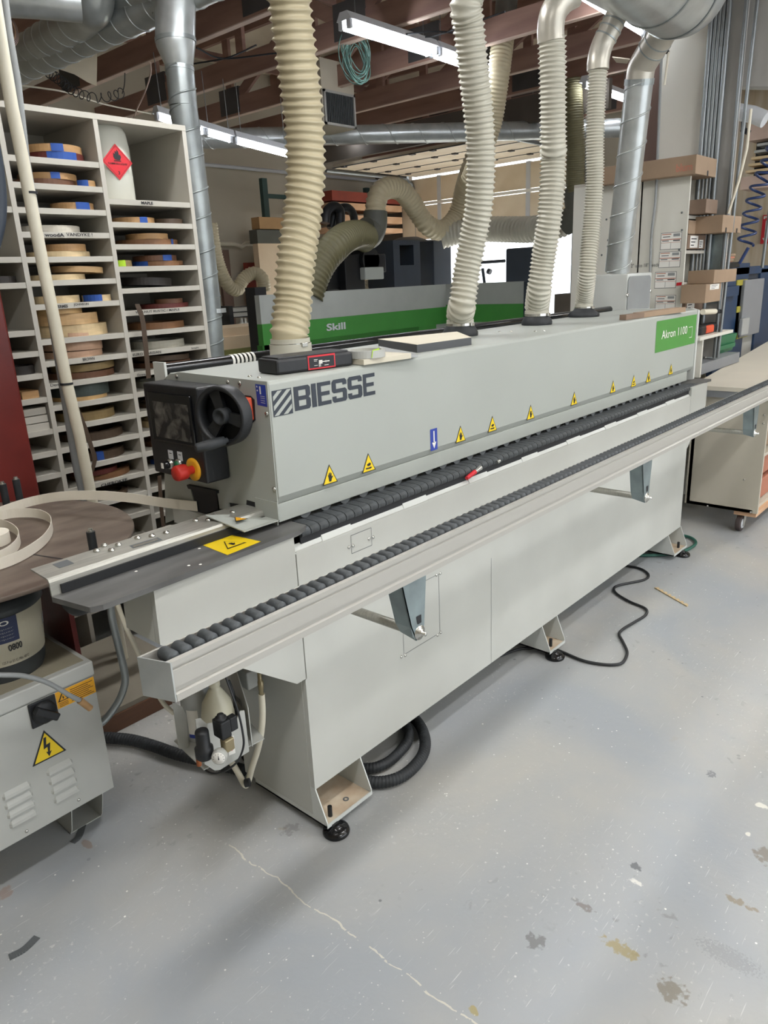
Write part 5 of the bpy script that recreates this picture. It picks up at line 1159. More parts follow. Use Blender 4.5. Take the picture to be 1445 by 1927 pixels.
# roof trusses
def truss(x, lab='reddish brown timber roof truss spanning overhead', ext=(-1.2, 7.95)):
    rt = root('roof_truss', (x, 3.4, 3.3), lab, 'truss', 'roof trusses'); y0, y1 = ext
    mb = MB(); mb.box(x-.022, x+.022, y0, y1, 3.30, 3.47, 'timber'); mb.build('bottom_chord', rt)
    mb = MB(); mb.box(x-.026, x+.026, y0, y1, 3.293, 3.30, 'timber_edge'); mb.build('chord_edge_strip', rt)
    mb = MB(); mb.box(x-.022, x+.022, y0, y1, 4.0, 4.14, 'timber'); mb.build('top_chord', rt)
    ys = [y0+.3+k*1.28 for k in range(int((y1-y0)/1.28)+1)]
    for i, y in enumerate(ys):
        mb = MB(); mb.box(x-.018, x+.018, y-.045, y+.045, 3.4, 4.05, 'timber'); mb.build('web_post', rt)
        for s_ in (-1, 1):
            if i % 2 == 0 and y0 < y+s_*1.2 < y1:
                a, b = V((x, y+s_*.05, 3.42)), V((x, y+s_*1.18, 4.05)); mb = MB(); d = (b-a).normalized(); nn = V((0, -d.z, d.y))*.05; e = V((.017, 0, 0))
                mb.hexa([a-nn-e, a+nn-e, a+nn+e, a-nn+e, b-nn-e, b+nn-e, b+nn+e, b-nn+e], 'timber'); mb.build('web_diagonal', rt)
        if i % 2 == 0:
            mb = MB(); mb.box(x-.026, x+.026, y-.16, y+.16, 3.32, 3.56, 'gusset'); mb.build('gusset_plate', rt)
    return rt
T0 = truss(3.70, 'brown timber roof truss, nearest of the row overhead')
nm = ['second', 'third', 'fourth', 'fifth', 'sixth', 'seventh']
for k, x in enumerate((4.56, 5.43, 6.33, 7.04, 7.9, 8.7)):
    copy_tree(T0, (x-3.70, 0, 0), f'brown timber roof truss, {nm[k]} away of the row overhead')
copy_tree(T0, (-.87, 0, 0), 'brown timber roof truss above the shelving, left of the nearest duct')
copy_tree(T0, (-1.8, 0, 0), 'brown timber roof truss at the top left corner')
for k, y in enumerate((1.0, 3.1, 5.2, 7.2)):
    mb = MB(); mb.box(1.0, 9.0, y-.02, y+.02, 3.92, 4.0, 'timber'); struct(mb, f'trim_{k+2}')
# dark header beam before the rolled door
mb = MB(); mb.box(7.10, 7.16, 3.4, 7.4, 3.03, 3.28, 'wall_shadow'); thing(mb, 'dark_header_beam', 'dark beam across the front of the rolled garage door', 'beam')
# torn insulation and hanging scraps
def sheet(pts, z, m, lab, name='torn_panel'):
    mb = MB(); P_ = [onz(p, z) for p in pts]; mb.prism(P_, (0, 0, .006), m); return thing(mb, name, lab, 'insulation')
sheet(((95, 125), (183, 100), (182, 162), (172, 158), (165, 155), (140, 140), (110, 130)), 3.28, 'torn_panel', 'torn cream insulation sheet hanging by the left ducts')
sheet(((130, 178), (220, 200), (226, 208), (205, 213), (170, 207), (150, 195)), 3.55, 'torn_panel', 'torn cream sheet drooping between trusses above the shelving')
sheet(((1152, 108), (1185, 112), (1180, 120), (1160, 118)), 3.0, 'torn_panel', 'ragged insulation tuft hanging beside the fifth duct')
# ceiling vent
mb = MB(); VN = root('ceiling_vent', (5.3, 5.1, 3.0), 'square dark grille in a pale plenum box hanging below the trusses', 'vent')
p4 = [ony(p, 5.2) for p in ((611, 172), (664, 184), (663, 237), (610, 229))]
x0, x1, z0, z1 = p4[0].x, p4[1].x, (p4[2].z+p4[3].z)/2, (p4[0].z+p4[1].z)/2
mb = MB(); mb.box(x0-.03, x1+.03, 5.21, 5.7, z0-.02, 3.5, 'wall_cream'); mb.build('plenum_box', VN)
mb = MB(); 
for a in (0, 1):
    mb.box(x0-.02 if a == 0 else x1-.0, x0 if a == 0 else x1+.02, 5.19, 5.21, z0-.02, z1+.02, 'soffit_grey'); mb.box(x0-.02, x1+.02, 5.19, 5.21, z0-.02 if a == 0 else z1, z0 if a == 0 else z1+.02, 'soffit_grey')
mb.build('vent_frame', VN)
mb = MB(); mb.box(x0, x1, 5.205, 5.209, z0, z1, 'vent_dark')
for k in range(16): xx = x0+(x1-x0)*(k+.5)/16; mb.box(xx-.002, xx+.002, 5.195, 5.206, z0, z1, 'seam')
mb.build('grille', VN)
# fluorescent fixtures
def fixture(a, b, lab, tubes=2, w=.13, watt=0):
    a, b = V(a), V(b); rt = root('fluorescent_light', (a+b)/2, lab, 'light', 'fluorescent lights under the trusses'); d = (b-a).normalized(); s_ = V((-d.y, d.x, 0)).normalized(); u_ = d.cross(s_); u_ = u_ if u_.z > 0 else -u_
    mb = MB(); q = [a-s_*w/2+u_*.03, a+s_*w/2+u_*.03, b+s_*w/2+u_*.03, b-s_*w/2+u_*.03]; mb.hexa(q+[p+u_*.05*1 for p in (a-s_*w/4+u_*.03, a+s_*w/4+u_*.03, b+s_*w/4+u_*.03, b-s_*w/4+u_*.03)], 'fixture_white'); mb.build('housing', rt)
    for k in range(tubes):
        o = s_*(w*.28*(2*k-(tubes-1))) if tubes > 1 else V((0, 0, 0)); mb = MB(); mb.tube([a+o+d*.03, b+o-d*.03], .017, 'tube_light', 14); mb.build('fluorescent_tube', rt)
        for e, sg in ((a, 1), (b, -1)): mb = MB(); mb.bbox(-.012, .012, -.018, .018, -.02, .035, 'fixture_white', .003, Matrix.Translation(e+o+d*.015*sg)); mb.build('lamp_holder', rt)
    for f_ in (.12, .88): 
        p = a.lerp(b, f_); mb = MB(); mb.cyl(p+u_*.07, p+V((0, 0, .45)), .003, 'conduit', 6); mb.build('hanger', rt)
    if watt:
        ld = bpy.data.lights.new('added_tube_glow', 'AREA'); ld.shape = 'RECTANGLE'; ld.size = (b-a).length; ld.size_y = w*1.5; ld.energy = watt; ld.color = (1, .98, .94)  # extra area lamp added under the unseen fixtures to strengthen their light
        lo = bpy.data.objects.new('added_tube_glow', ld); COL.objects.link(lo); lo.location = (a+b)/2-u_*.05; lo.rotation_euler = (0, 0, math.atan2(d.y, d.x))
    return rt
fixture(onz((647, 48), 3.2), onz((815, 100), 3.2), 'bright twin tube light, upper middle, behind the hoses')
fixture(onz((818, 101), 3.2), onz((905, 131), 3.2), 'twin tube light continuing behind the second hose', 2)
fixture(ony((292, 220), 5.4), ony((385, 250), 5.4), 'tube light just left of the drop duct above the shelving', 1, .09)
fixture(ony((385, 250), 5.4), ony((436, 265), 5.4), 'tube light just right of the drop duct', 1, .09)
fixture(ony((440, 266), 5.4), ony((548, 294), 5.4), 'long tube light left of the widest hose', 1, .09)
fixture(ony((645, 262), 6.6), ony((712, 271), 6.6), 'small distant tube light in front of the rolled door', 1, .09)
fixture(onz((1098, 161), 3.2), onz((1182, 191), 3.2), 'tube light behind the thinnest hose', 1, .09)
fixture(onz((905, 248), 3.18), onz((1015, 242), 3.18), 'far tube light between the second and third hose', 1, .06)
fixture(onx((1080, -14), 5.2), onx((1216, 66), 5.2), 'tube light beside the big trunk duct at top right', 1, .09)
# unseen tube lights added to brighten floor, shelf, chase and plywood wall
for k, (x, y) in enumerate(((-.4, .5), (2.2, -.5), (4.6, -.6), (0.4, -2.4), (3.6, -2.4), (1.5, 2.55), (6.6, .4))):
    fixture((x, y, 3.25), (x+1.4, y, 3.25), watt=(34, 28, 30, 30, 30, 26, 34)[k], lab=['unseen twin tube light overhead of the open floor', 'unseen twin tube light over the aisle', 'unseen twin tube light over the bench side', 'unseen twin tube light by the loading door', 'unseen twin tube light over the right part of the open floor', 'added unseen twin tube light above the hood of the edgebander', 'added unseen twin tube light near the plywood wall'][k])
# cable coils, cords
mb = MB(); cc_ = onz((672, 108), 3.15); cc_ = ony((672, 108), 4.3)
for k in range(16):
    R_ = .09+random.random()*.075; dx, dz_ = random.uniform(-.03, .03), random.uniform(-.04, .03); ph_ = random.random()*6
    mb.tube([cc_+V((dx+math.cos(2*math.pi*i/28)*R_*.95, .02*math.sin(ph_+i*.4), dz_+math.sin(2*math.pi*i/28)*R_*1.15)) for i in range(29)], .004, 'green_wire', 6, cap=False)
thing(mb, 'green_wire_coil', 'loose coil of green wire hanging from a truss', 'wire')
mb = MB(); 
def helix(mb, pts, R_, turns, r, m, per=14):
    P_, st_ = resample(catmull(pts, 12), .01); n = len(P_); tot = turns*per
    Q = []
    for i in range(tot+1):
        t = i/tot*(n-1); j = min(n-2, int(t)); p = P_[j].lerp(P_[j+1], t-j); d = (P_[j+1]-P_[j]).normalized(); u = d.cross(V((0, .3, 1)) if abs(d.z) < .9 else V((1, 0, 0))).normalized(); w = d.cross(u)
        a = 2*math.pi*i/per; Q.append(p+(u*math.cos(a)+w*math.sin(a))*R_)
    mb.tube(Q, r, m, 6)
helix(mb, [onz(p, 3.1) for p in ((90, 135), (115, 153), (140, 172), (180, 184), (215, 180), (230, 174))], .034, 14, .0035, 'ink'); mb.tube(catmull([onz(p, 3.1) for p in ((230, 176), (234, 160), (235, 138))], 6), .004, 'ink', 6); thing(mb, 'coiled_air_line', 'black coiled air cord sagging below the trusses above the shelving', 'cord')
mb = MB(); mb.tube(catmull([onz(p, 3.15) for p in ((30, 160), (80, 166), (130, 175), (200, 197), (284, 214))], 8), .007, 'pvc', 8); thing(mb, 'white_conduit', 'thin white conduit sagging above the shelving', 'conduit')
mb = MB(); mb.tube(catmull([onz(p, 3.0) for p in ((283, 118), (283, 140), (272, 175), (258, 205), (248, 232))], 6), .006, 'timber_edge', 8); thing(mb, 'hanging_wire', 'brownish wire hanging above the shelving', 'wire')
for k, (pts) in enumerate((((365, 120), (430, 108), (482, 85)), ((700, 75), (800, 60), (860, 62)), ((370, 90), (420, 110), (520, 100)), ((800, 70), (830, 64), (950, 22)))):
    mb = MB(); mb.tube(catmull([onz(p, 3.24) for p in pts], 8), .006, 'ink', 8); thing(mb, 'overhead_cable', ['black cable strung right of the drop duct', 'black cable strung beside the upper middle light', 'black cable strung below the first truss', 'black cable strung behind the second hose'][k], 'cable', 'overhead cables')
mb = MB(); c = onz((18, 55), 3.0); 
for k in range(7): mb.tube([c+V((math.cos(2*math.pi*i/20)*(.03+.004*k), k*.004, math.sin(2*math.pi*i/20)*(.05+.004*k))) for i in range(21)], .005, 'navy_label' if k % 2 else 'coil_rose', 6, cap=False)
thing(mb, 'rope_bundle', 'small bundle of tan and navy rope at the top left corner', 'rope')

# ================================================================== BACKGROUND: CNC ROUTER, RACKS
CN_ = root('cnc_router', (5.5, 5.3, 0), 'long grey and green machining centre guard behind the edgebander', 'machine')
zt_ = 1.535
mb = MB(); mb.box(4.10, 6.70, 5.0, 5.06, 1.30, zt_, 'cnc_grey'); mb.build('upper_guard', CN_)
mb = MB(); mb.box(4.10, 6.70, 4.995, 5.06, 1.125, 1.30, 'green_stripe'); mb.box(4.08, 6.2, 4.99, 5.06, 1.055, 1.125, 'green_dark'); mb.build('green_band', CN_)
mb = MB(); mb.box(4.10, 4.22, 4.99, 5.06, .3, 1.125, 'green_stripe'); mb.box(6.2, 6.5, 4.99, 5.06, .3, 1.125, 'green_stripe'); mb.build('green_post', CN_)
mb = MB(); mb.box(4.22, 6.2, 5.02, 5.04, .5, 1.055, 'cnc_yellow'); mb.box(6.5, 6.7, 5.0, 5.06, .3, 1.125, 'cnc_grey'); mb.build('skirt_curtain', CN_)
mb = MB(); p0, p1 = ony((614, 607), 4.99), ony((650, 606), 4.99); text_on(mb, 'Skill', (p0.x, 4.994, 1.185), (p1.x-p0.x, 0, 0), (0, 0, .065), 'fixture_white', .03, .002); mb.build('printed_lettering', CN_)
mb = MB(); mb.box(6.70, 6.76, 4.03, 5.06, 1.32, zt_, 'cnc_grey'); mb.box(6.70, 6.76, 4.03, 5.0, .3, 1.14, 'cnc_grey'); mb.build('side_guard', CN_)
mb = MB(); mb.box(6.695, 6.76, 4.03, 5.0, 1.14, 1.32, 'green_stripe'); mb.build('side_green_band', CN_)
mb = MB(); mb.box(6.70, 6.95, 3.93, 4.03, .2, zt_+.0, 'cnc_blue'); mb.build('end_post', CN_)
mb = MB(); a = ony((489, 540), 5.02); mb.box(4.12, 4.24, 5.07, 5.2, .9, 1.60, 'cnc_black'); mb.build('left_post', CN_)
mb = MB(); mb.box(4.16, 6.7, 5.5, 6.2, .75, .85, 'cnc_grey'); mb.box(4.3, 6.5, 5.55, 6.15, .0, .75, 'cnc_black'); mb.build('machine_bed', CN_)
# machining head silhouettes
def bp(p, y=5.6): return ony(p, y)
def blk(x0, x1, y0p, y1p, ya, yb, m, name, par=CN_, bev=.01):
    a, b = bp((x0, y0p), ya), bp((x1, y1p), ya); mb = MB(); mb.bbox(min(a.x, b.x), max(a.x, b.x), ya, yb, min(a.z, b.z), max(a.z, b.z), m, bev); return mb.build(name, par)
blk(648, 688, 478, 545, 5.5, 5.9, 'cnc_black', 'spindle_body'); blk(684, 727, 478, 512, 5.45, 5.9, 'cnc_black', 'motor'); blk(687, 723, 503, 525, 5.42, 5.5, 'cnc_grey', 'motor_plate')
blk(612, 655, 470, 545, 5.6, 5.95, 'cnc_black', 'tool_carriage'); blk(655, 684, 440, 480, 5.6, 5.8, 'cnc_black', 'spindle_slide')
mb = MB(); c = bp((698, 480), 5.45); mb.lathe((c.x, 5.45, c.z-.05), [(.13, 0), (.13, .35)], 'cnc_black', 28, (0, 1, 0)); mb.build('round_motor_cap', CN_)
# gantry column with a window hole
x0, x1 = bp((741, 500)).x, bp((791, 500)).x; zl, zh = 1.5, bp((760, 452)).z
w0, w1 = bp((753, 500)).x, bp((779, 500)).x; wz0, wz1 = bp((765, 499)).z, bp((765, 461)).z
mb = MB(); mb.box(x0, w0, 5.6, 6.0, 1.2, zh, 'cnc_blue'); mb.box(w1, x1, 5.6, 6.0, 1.2, zh, 'cnc_blue'); mb.box(w0, w1, 5.6, 6.0, 1.2, wz0, 'cnc_blue'); mb.box(w0, w1, 5.6, 6.0, wz1, zh, 'cnc_blue'); mb.build('gantry_column', CN_)
mb = MB(); c = bp((764, 470), 6.5); mb.lathe((c.x, 6.45, c.z-.3), [(.42, 0), (.42, .12), (.38, .28), (.26, .40), (.12, .45), (.0001, .455)], 'cnc_blue', 36); mb.build('extraction_hood', CN_)
blk(815, 850, 452, 543, 5.7, 5.95, 'cnc_blue', 'rear_column'); 
# olive suction box with twin elbows
mb = MB(); e = [bp(p, 5.5) for p in ((706, 398), (706, 420), (700, 440), (688, 450))]; mb.tube(catmull(e, 8), .125, 'hose_dark', 28); mb.build('collector_elbow', CN_)
mb = MB(); a, b = bp((684, 436), 5.5), bp((697, 442), 5.5); mb.tube([a, b], .15, 'hose_dark', 28); mb.build('collector_flange', CN_)
def bghose(pts, r, pitch, m, lab, per=5):
    mb = MB(); corrugated(mb, [bp(p, y) for p, y in pts], r, pitch, m, .12, 24, per=per); return thing(mb, 'flexible_hose', lab, 'hose', 'hoses around the machining centre')
def bghoseX(pts, r, pitch, m, lab, per=5):
    mb = MB(); corrugated(mb, [onx(q, x) for q, x in pts], r, pitch, m, .12, 24, per=per); return thing(mb, 'flexible_hose', lab, 'hose', 'hoses around the machining centre')
bghose([((706, 400), 5.5), ((708, 380), 5.5), ((715, 362), 5.5), ((732, 353), 5.5), ((752, 357), 5.5), ((770, 375), 5.5), ((785, 398), 5.5), ((803, 423), 5.45), ((828, 434), 5.4), ((850, 420), 5.35), ((864, 395), 5.3), ((873, 360), 5.2), ((885, 320), 5.0), ((900, 280), 4.9), ((925, 230), 4.7)], .115, .048, 'hose_cream', 'cream hose arching from the collector elbow and dipping behind the second hose')
bghose([((688, 448), 5.4), ((672, 442), 5.3), ((650, 448), 5.2), ((628, 466), 5.1), ((606, 492), 5.1), ((590, 525), 5.1), ((580, 560), 5.1)], .145, .045, 'hose_olive', 'fat olive hose running down behind the widest hose')
mb = MB(); c1_, c2_ = onz((943, 45), 3.0), onz((930, 190), 3.0)
corrugated(mb, [ony(p, y) for p, y in (((948, 60), 3.6), ((942, 110), 3.6), ((936, 160), 3.62), ((925, 230), 3.7), ((905, 290), 3.8), ((885, 340), 3.95))], .092, .026, 'hose_cream', .11, 28); tagit(mb.build('flexible_hose'), 'cream hose descending just right of and behind the second hose', 'hose', 'hoses around the machining centre')
mb = MB(); mb.tube([ony(p, 3.6) for p in ((948, 62), (952, 20), (956, -40))], .085, 'galv_dark', 28); thing(mb, 'duct_stub', 'grey duct stub above the rear cream hose', 'duct')
bghoseX([((1060, 420), 7.3), ((1040, 425), 7.3), ((1000, 432), 7.35), ((950, 432), 7.4), ((905, 432), 7.4), ((860, 438), 7.3), ((830, 446), 7.2)], .14, .05, 'hose_pale', 'broad pale hose running level behind the third hose')
bghoseX([((1076, 150), 7.0), ((1080, 220), 7.0), ((1083, 280), 7.05), ((1082, 340), 7.1), ((1084, 362), 7.1)], .095, .02, 'hose_olive', 'olive-grey hose hanging between the third and thinnest hoses', 4)
mb = MB(); mb.tube(catmull([onx(p, 7.15) for p in ((1083, 355), (1086, 375), (1088, 395), (1078, 410), (1062, 420))], 8), .125, 'hose_dark', 28); thing(mb, 'dark_duct_bend', 'dark bend below the olive-grey hose', 'duct')
bghose([((735, 470), 6.1), ((738, 500), 6.1), ((728, 525), 6.1), ((700, 545), 6.1), ((670, 556), 6.1)], .13, .05, 'hose_cream', 'short cream hose curling down beside the gantry column')
bghose([((396, 420), 7.0), ((402, 460), 7.0), ((412, 500), 7.0), ((428, 535), 7.0), ((446, 545), 7.0), ((458, 525), 7.0), ((478, 514), 6.95), ((494, 525), 6.9), ((498, 548), 6.9)], .078, .03, 'hose_cream', 'slim cream hose looping by the cream wall at left', 4)
mb = MB(); 
mb.tube(catmull([bp(p, 6.0) for p in ((612, 420), (615, 398), (628, 388), (640, 398), (640, 425))], 8), .05, 'cnc_black', 14); mb.tube(catmull([bp(p, 6.1) for p in ((622, 430), (630, 400), (650, 390), (664, 402), (668, 430))], 8), .045, 'cnc_black', 14); thing(mb, 'cable_chain', 'black arched cable chains above the machining head', 'cable chain')
# dark outdoor-side cabinet & stand seen against daylight
mb = MB(); a, b = onx((951, 468), 8.2), onx((1003, 548), 8.2); mb.bbox(8.2, 8.6, min(a.y, b.y), max(a.y, b.y), .2, a.z, 'cnc_blue', .02); ob_ = thing(mb, 'control_cabinet', 'dark blue control cabinet against the daylight of the open door', 'cabinet')
mb = MB(); mb.tube([onx(p, 8.3) for p in ((905, 494), (950, 491))], .02, 'cnc_blue', 8); mb.tube([onx(p, 8.3) for p in ((908, 505), (912, 535), (917, 560))], .02, 'cnc_blue', 8); mb.tube([onx(p, 8.3) for p in ((918, 510), (923, 512))], .035, 'cnc_blue', 10); thing(mb, 'arm_stand', 'thin dark stand with a lever against the daylight', 'stand')
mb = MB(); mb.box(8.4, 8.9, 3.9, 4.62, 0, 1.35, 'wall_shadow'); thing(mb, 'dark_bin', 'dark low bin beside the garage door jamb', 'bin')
# lumber rack on the back wall by the door
for k, (za, col_, hh_) in enumerate(((2.62, 'lumber_red', .12), (2.52, 'lumber', .08), (2.36, 'lumber', .09), (2.24, 'lumber', .06), (2.05, 'label_white', .04), (1.86, 'lumber', .16))):
    mb = MB(); mb.box(7.3, 8.7, 7.25, 7.7, za-.0, za+hh_, col_); thing(mb, 'lumber_stack', ['red painted board at the top of the lumber rack', 'upper pinkish plank layer under the red board', 'middle plank layer on the lumber rack', 'lower thin plank layer on the lumber rack', 'thin white strip layer on the lumber rack', 'thick lowest plank on the lumber rack'][k], 'lumber', 'lumber on the rack')
for k in range(11):
    x = 6.2+k*.22+random.random()*.06; mb = MB(); mb.box(x, x+.10+random.random()*.08, 7.80, 7.86, 0, 1.6+random.random()*.35, 'lumber' if k % 3 else 'lumber_red'); thing(mb, 'upright_board', f'{["pale", "pinkish", "reddish"][k % 3]} board leaning on the back wall, {["first","second","third","fourth","fifth","sixth","seventh","eighth","ninth","tenth","eleventh"][k]} from the left, behind the machining head', 'board', 'boards leaning on the back wall')
# pallet rack upright, cardboard stack, low machine, panels at left
RK = root('pallet_rack', (5.4, 6.6, 0), 'dark green pallet rack frame behind the widest hose', 'rack')
for xx, yy in ((bp((500, 400), 7.68).x, 7.68), (8.5, 7.74)):
    mb = MB(); mb.box(xx-.04, xx+.04, yy-.03, yy+.03, 0, 2.88, 'rack_green'); mb.build('upright', RK)
x0 = bp((500, 400), 7.68).x
for z in (2.66,): mb = MB(); mb.box(x0, x0+1.0, 7.70, 7.74, z, z+.05, 'rack_green'); mb.build('brace', RK)
mb = MB(); mb.box(x0, 8.5, 7.71, 7.77, 1.78, 1.85, 'rack_green'); mb.build('beam', RK)
a, b = bp((487, 408), 7.45), bp((560, 432), 7.45); mb = MB(); mb.box(a.x, b.x, 7.45, 7.6, b.z, a.z, 'cardboard_orange'); thing(mb, 'flat_carton', 'light brown carton on top of the dark stack left of the widest hose', 'box')
a, b = bp((483, 432), 7.45), bp((560, 458), 7.45); mb = MB(); mb.box(a.x, b.x, 7.45, 7.6, b.z, a.z, 'hose_dark'); thing(mb, 'dark_crate', 'dark crate below the light carton left of the widest hose', 'crate')
a, b = bp((485, 458), 7.45), bp((508, 545), 7.45); mb = MB(); mb.box(a.x, b.x+.5, 7.45, 7.55, 0, a.z, 'plywood'); thing(mb, 'wood_sheet', 'pale wood panel standing below the dark crate', 'panel')
a, b = ony((412, 470), 7.7), ony((445, 615), 7.7); mb = MB(); mb.box(a.x, b.x, 7.7, 7.75, .0, a.z, 'brown_board'); thing(mb, 'leaning_brown_board', 'brown panel leaning on the cream wall behind the slim hose', 'panel')
mb = MB(); P_ = [ony(p, 7.9) for p in ((380, 458), (440, 459), (455, 464), (462, 459), (520, 458))]; mb.tube(P_, .028, 'pvc', 10); 
mb.tube([ony((505, 458), 7.9), ony((508, 540), 7.9)], .03, 'pvc', 10); mb.tube([ony((517, 458), 7.9), ony((518, 540), 7.9)], .03, 'pvc', 10); thing(mb, 'white_plumbing', 'white plastic plumbing along the cream wall at left', 'pipe')
CM = root('clamp_rail_machine', ony((460, 610), 6.3), 'small aluminium and black clamp rail machine on the wooden tables at left', 'machine')
a, b = ony((436, 580), 6.3), ony((488, 594), 6.3); mb = MB(); mb.box(a.x, b.x, 6.3, 6.6, b.z, a.z, 'alu')
for k in range(3): mb.box(a.x, b.x, 6.29, 6.3, b.z+k*.05, b.z+k*.05+.008, 'ink')
mb.build('rail', CM)
a, b = ony((430, 576), 6.28), ony((442, 618), 6.28); mb = MB(); mb.box(a.x, b.x, 6.28, 6.6, b.z, a.z, 'cnc_black'); mb.build('end_block', CM)
for k in range(6):
    c = ony((455+k*7, 606), 6.2); mb = MB(); mb.lathe((c.x, 6.2, c.z-.04), [(.035, 0), (.035, .03), (.015, .04), (.015, .08)], 'steel', 14); mb.build('suction_pod', CM)
for k, (p0, p1, m, nm_) in enumerate((((395, 620), (500, 632), 'plywood', 'upper pale wooden table board at left'), ((395, 636), (500, 658), 'plywood', 'lower pale wooden table board at left'), ((395, 660), (500, 700), 'cnc_yellow', 'mottled green cutting mat block under the boards at left'))):
    a, b = ony(p0, 5.7), ony(p1, 5.7); mb = MB(); mb.box(a.x, 4.9, 5.7-.05*k, 6.2, b.z, a.z-.004, m); thing(mb, 'table_board', nm_, 'board', 'stacked table boards')
mb = MB(); mb.box(4.15, 4.8, 5.75, 6.15, 0, .93, 'cnc_black'); thing(mb, 'plinth_block', 'dark base under the stacked table boards', 'base')

# ================================================================== RIGHT SIDE
# tower cabinet with open bays facing the aisle
CXX = 5.0; cy0 = 1.83; cy1 = 2.62; cx1 = 5.37; ct = 2.155
CAB = root('storage_tower', (5.18, 2.2, .9), 'white storage tower with papers taped on its side and cartons in its bays', 'cabinet')
mb = MB(); mb.box(CXX, CXX+.018, cy0, cy1, .0, ct, 'pillar_white'); sp_ = mb.build('side_panel', CAB)
mb = MB(); mb.box(cx1-.018, cx1, cy0, cy1, .0, ct, 'pillar_white'); mb.build('side_panel', CAB)
mb = MB(); mb.box(CXX, cx1, cy0+.3, cy0+.31, .0, ct, 'melamine_dusty'); mb.build('back_panel', CAB)
mb = MB(); mb.box(CXX, cx1, cy0, cy1, ct, ct+.02, 'melamine'); mb.build('top_panel', CAB)
for py in (408, 474, 534, 590):
    z = onx((1295, py), CXX).z; mb = MB(); mb.box(CXX+.018, cx1-.018, cy0, cy0+.3, z-.01, z+.01, 'melamine'); mb.build('shelf_board', CAB)
mb = MB(); mb.box(CXX+.018, cx1-.018, cy0, cy0+.3, .6, .62, 'melamine'); mb.build('shelf_board', CAB)
for (x0, y0, x1, y1, hd) in ((1242, 438, 1281, 469, 1), (1239, 474, 1279, 503, 1), (1231, 512, 1271, 542, 2), (1232, 556, 1270, 582, 2)):
    a, b, c, d_ = [onx(p, CXX-.001) for p in ((x0, y1), (x1, y1+1), (x1+1, y0-1), (x0+1, y0))]
    ymin, ymax = min(a.y, b.y), max(a.y, b.y); zmin, zmax = (a.z+b.z)/2, (c.z+d_.z)/2; mb = MB()
    O = (CXX-.0008, ymax, zmin); U = (0, -(ymax-ymin), 0); W = (0, 0, zmax-zmin)
    flat(mb, O, U, W, SQ, 'seam', .0); flat(mb, O, U, W, [(.02, .03), (.98, .03), (.98, .97), (.02, .97)], 'label_white', .0006)
    flat(mb, O, U, W, [(.05, .88), (.5, .88), (.5, .93), (.05, .93)], 'pink_side', .001); flat(mb, O, U, W, [(.6, .75), (.92, .75), (.92, .92), (.6, .92)], 'grey_pvc', .001)
    flat(mb, O, U, W, [(.1, .73), (.45, .73), (.45, .78), (.1, .78)], 'seam', .001)
    flat(mb, O, U, W, [(.03, .57), (.97, .57), (.97, .62), (.03, .62)], 'pink_side', .001); flat(mb, O, U, W, [(.6, .49), (.93, .49), (.93, .55), (.6, .55)], 'ink', .001); flat(mb, O, U, W, [(.08, .49), (.4, .49), (.4, .54), (.08, .54)], 'seam', .001)
    flat(mb, O, U, W, [(.03, .40), (.97, .40), (.97, .42), (.03, .42)], 'pink_side', .001); flat(mb, O, U, W, [(.49, .05), (.51, .05), (.51, .4), (.49, .4)], 'grey_pvc', .001)
    mb.build('taped_label_sheet', sp_)
mb = MB(); a, b = onx((1185, 500), CXX-.001), onx((1240, 492), CXX-.001); text_on(mb, '12" upto 18" needs', (CXX-.0008, a.y, a.z-.02), (0, b.y-a.y, 0), (0, 0, .03), 'seam', .0, .001); mb.build('pencil_note', sp_)
mb = MB(); q = [onx(p, CXX-.002) for p in ((1273, 532), (1283, 531), (1282, 537), (1272, 538))]; mb.add(q, [(0, 1, 2, 3)], 'hazard_red'); mb.build('red_tape', sp_)
for p in ((1283, 400), (1283, 433), (1278, 470), (1141, 413), (1144, 452), (1132, 480), (1187, 477), (1286, 329)):
    c = onx(p, CXX); mb = MB(); mb.lathe((CXX, c.y, c.z), [(.007, 0), (.006, .002), (.0001, .003)], 'seam', 12, (-1, 0, 0)); mb.build('screw', sp_)
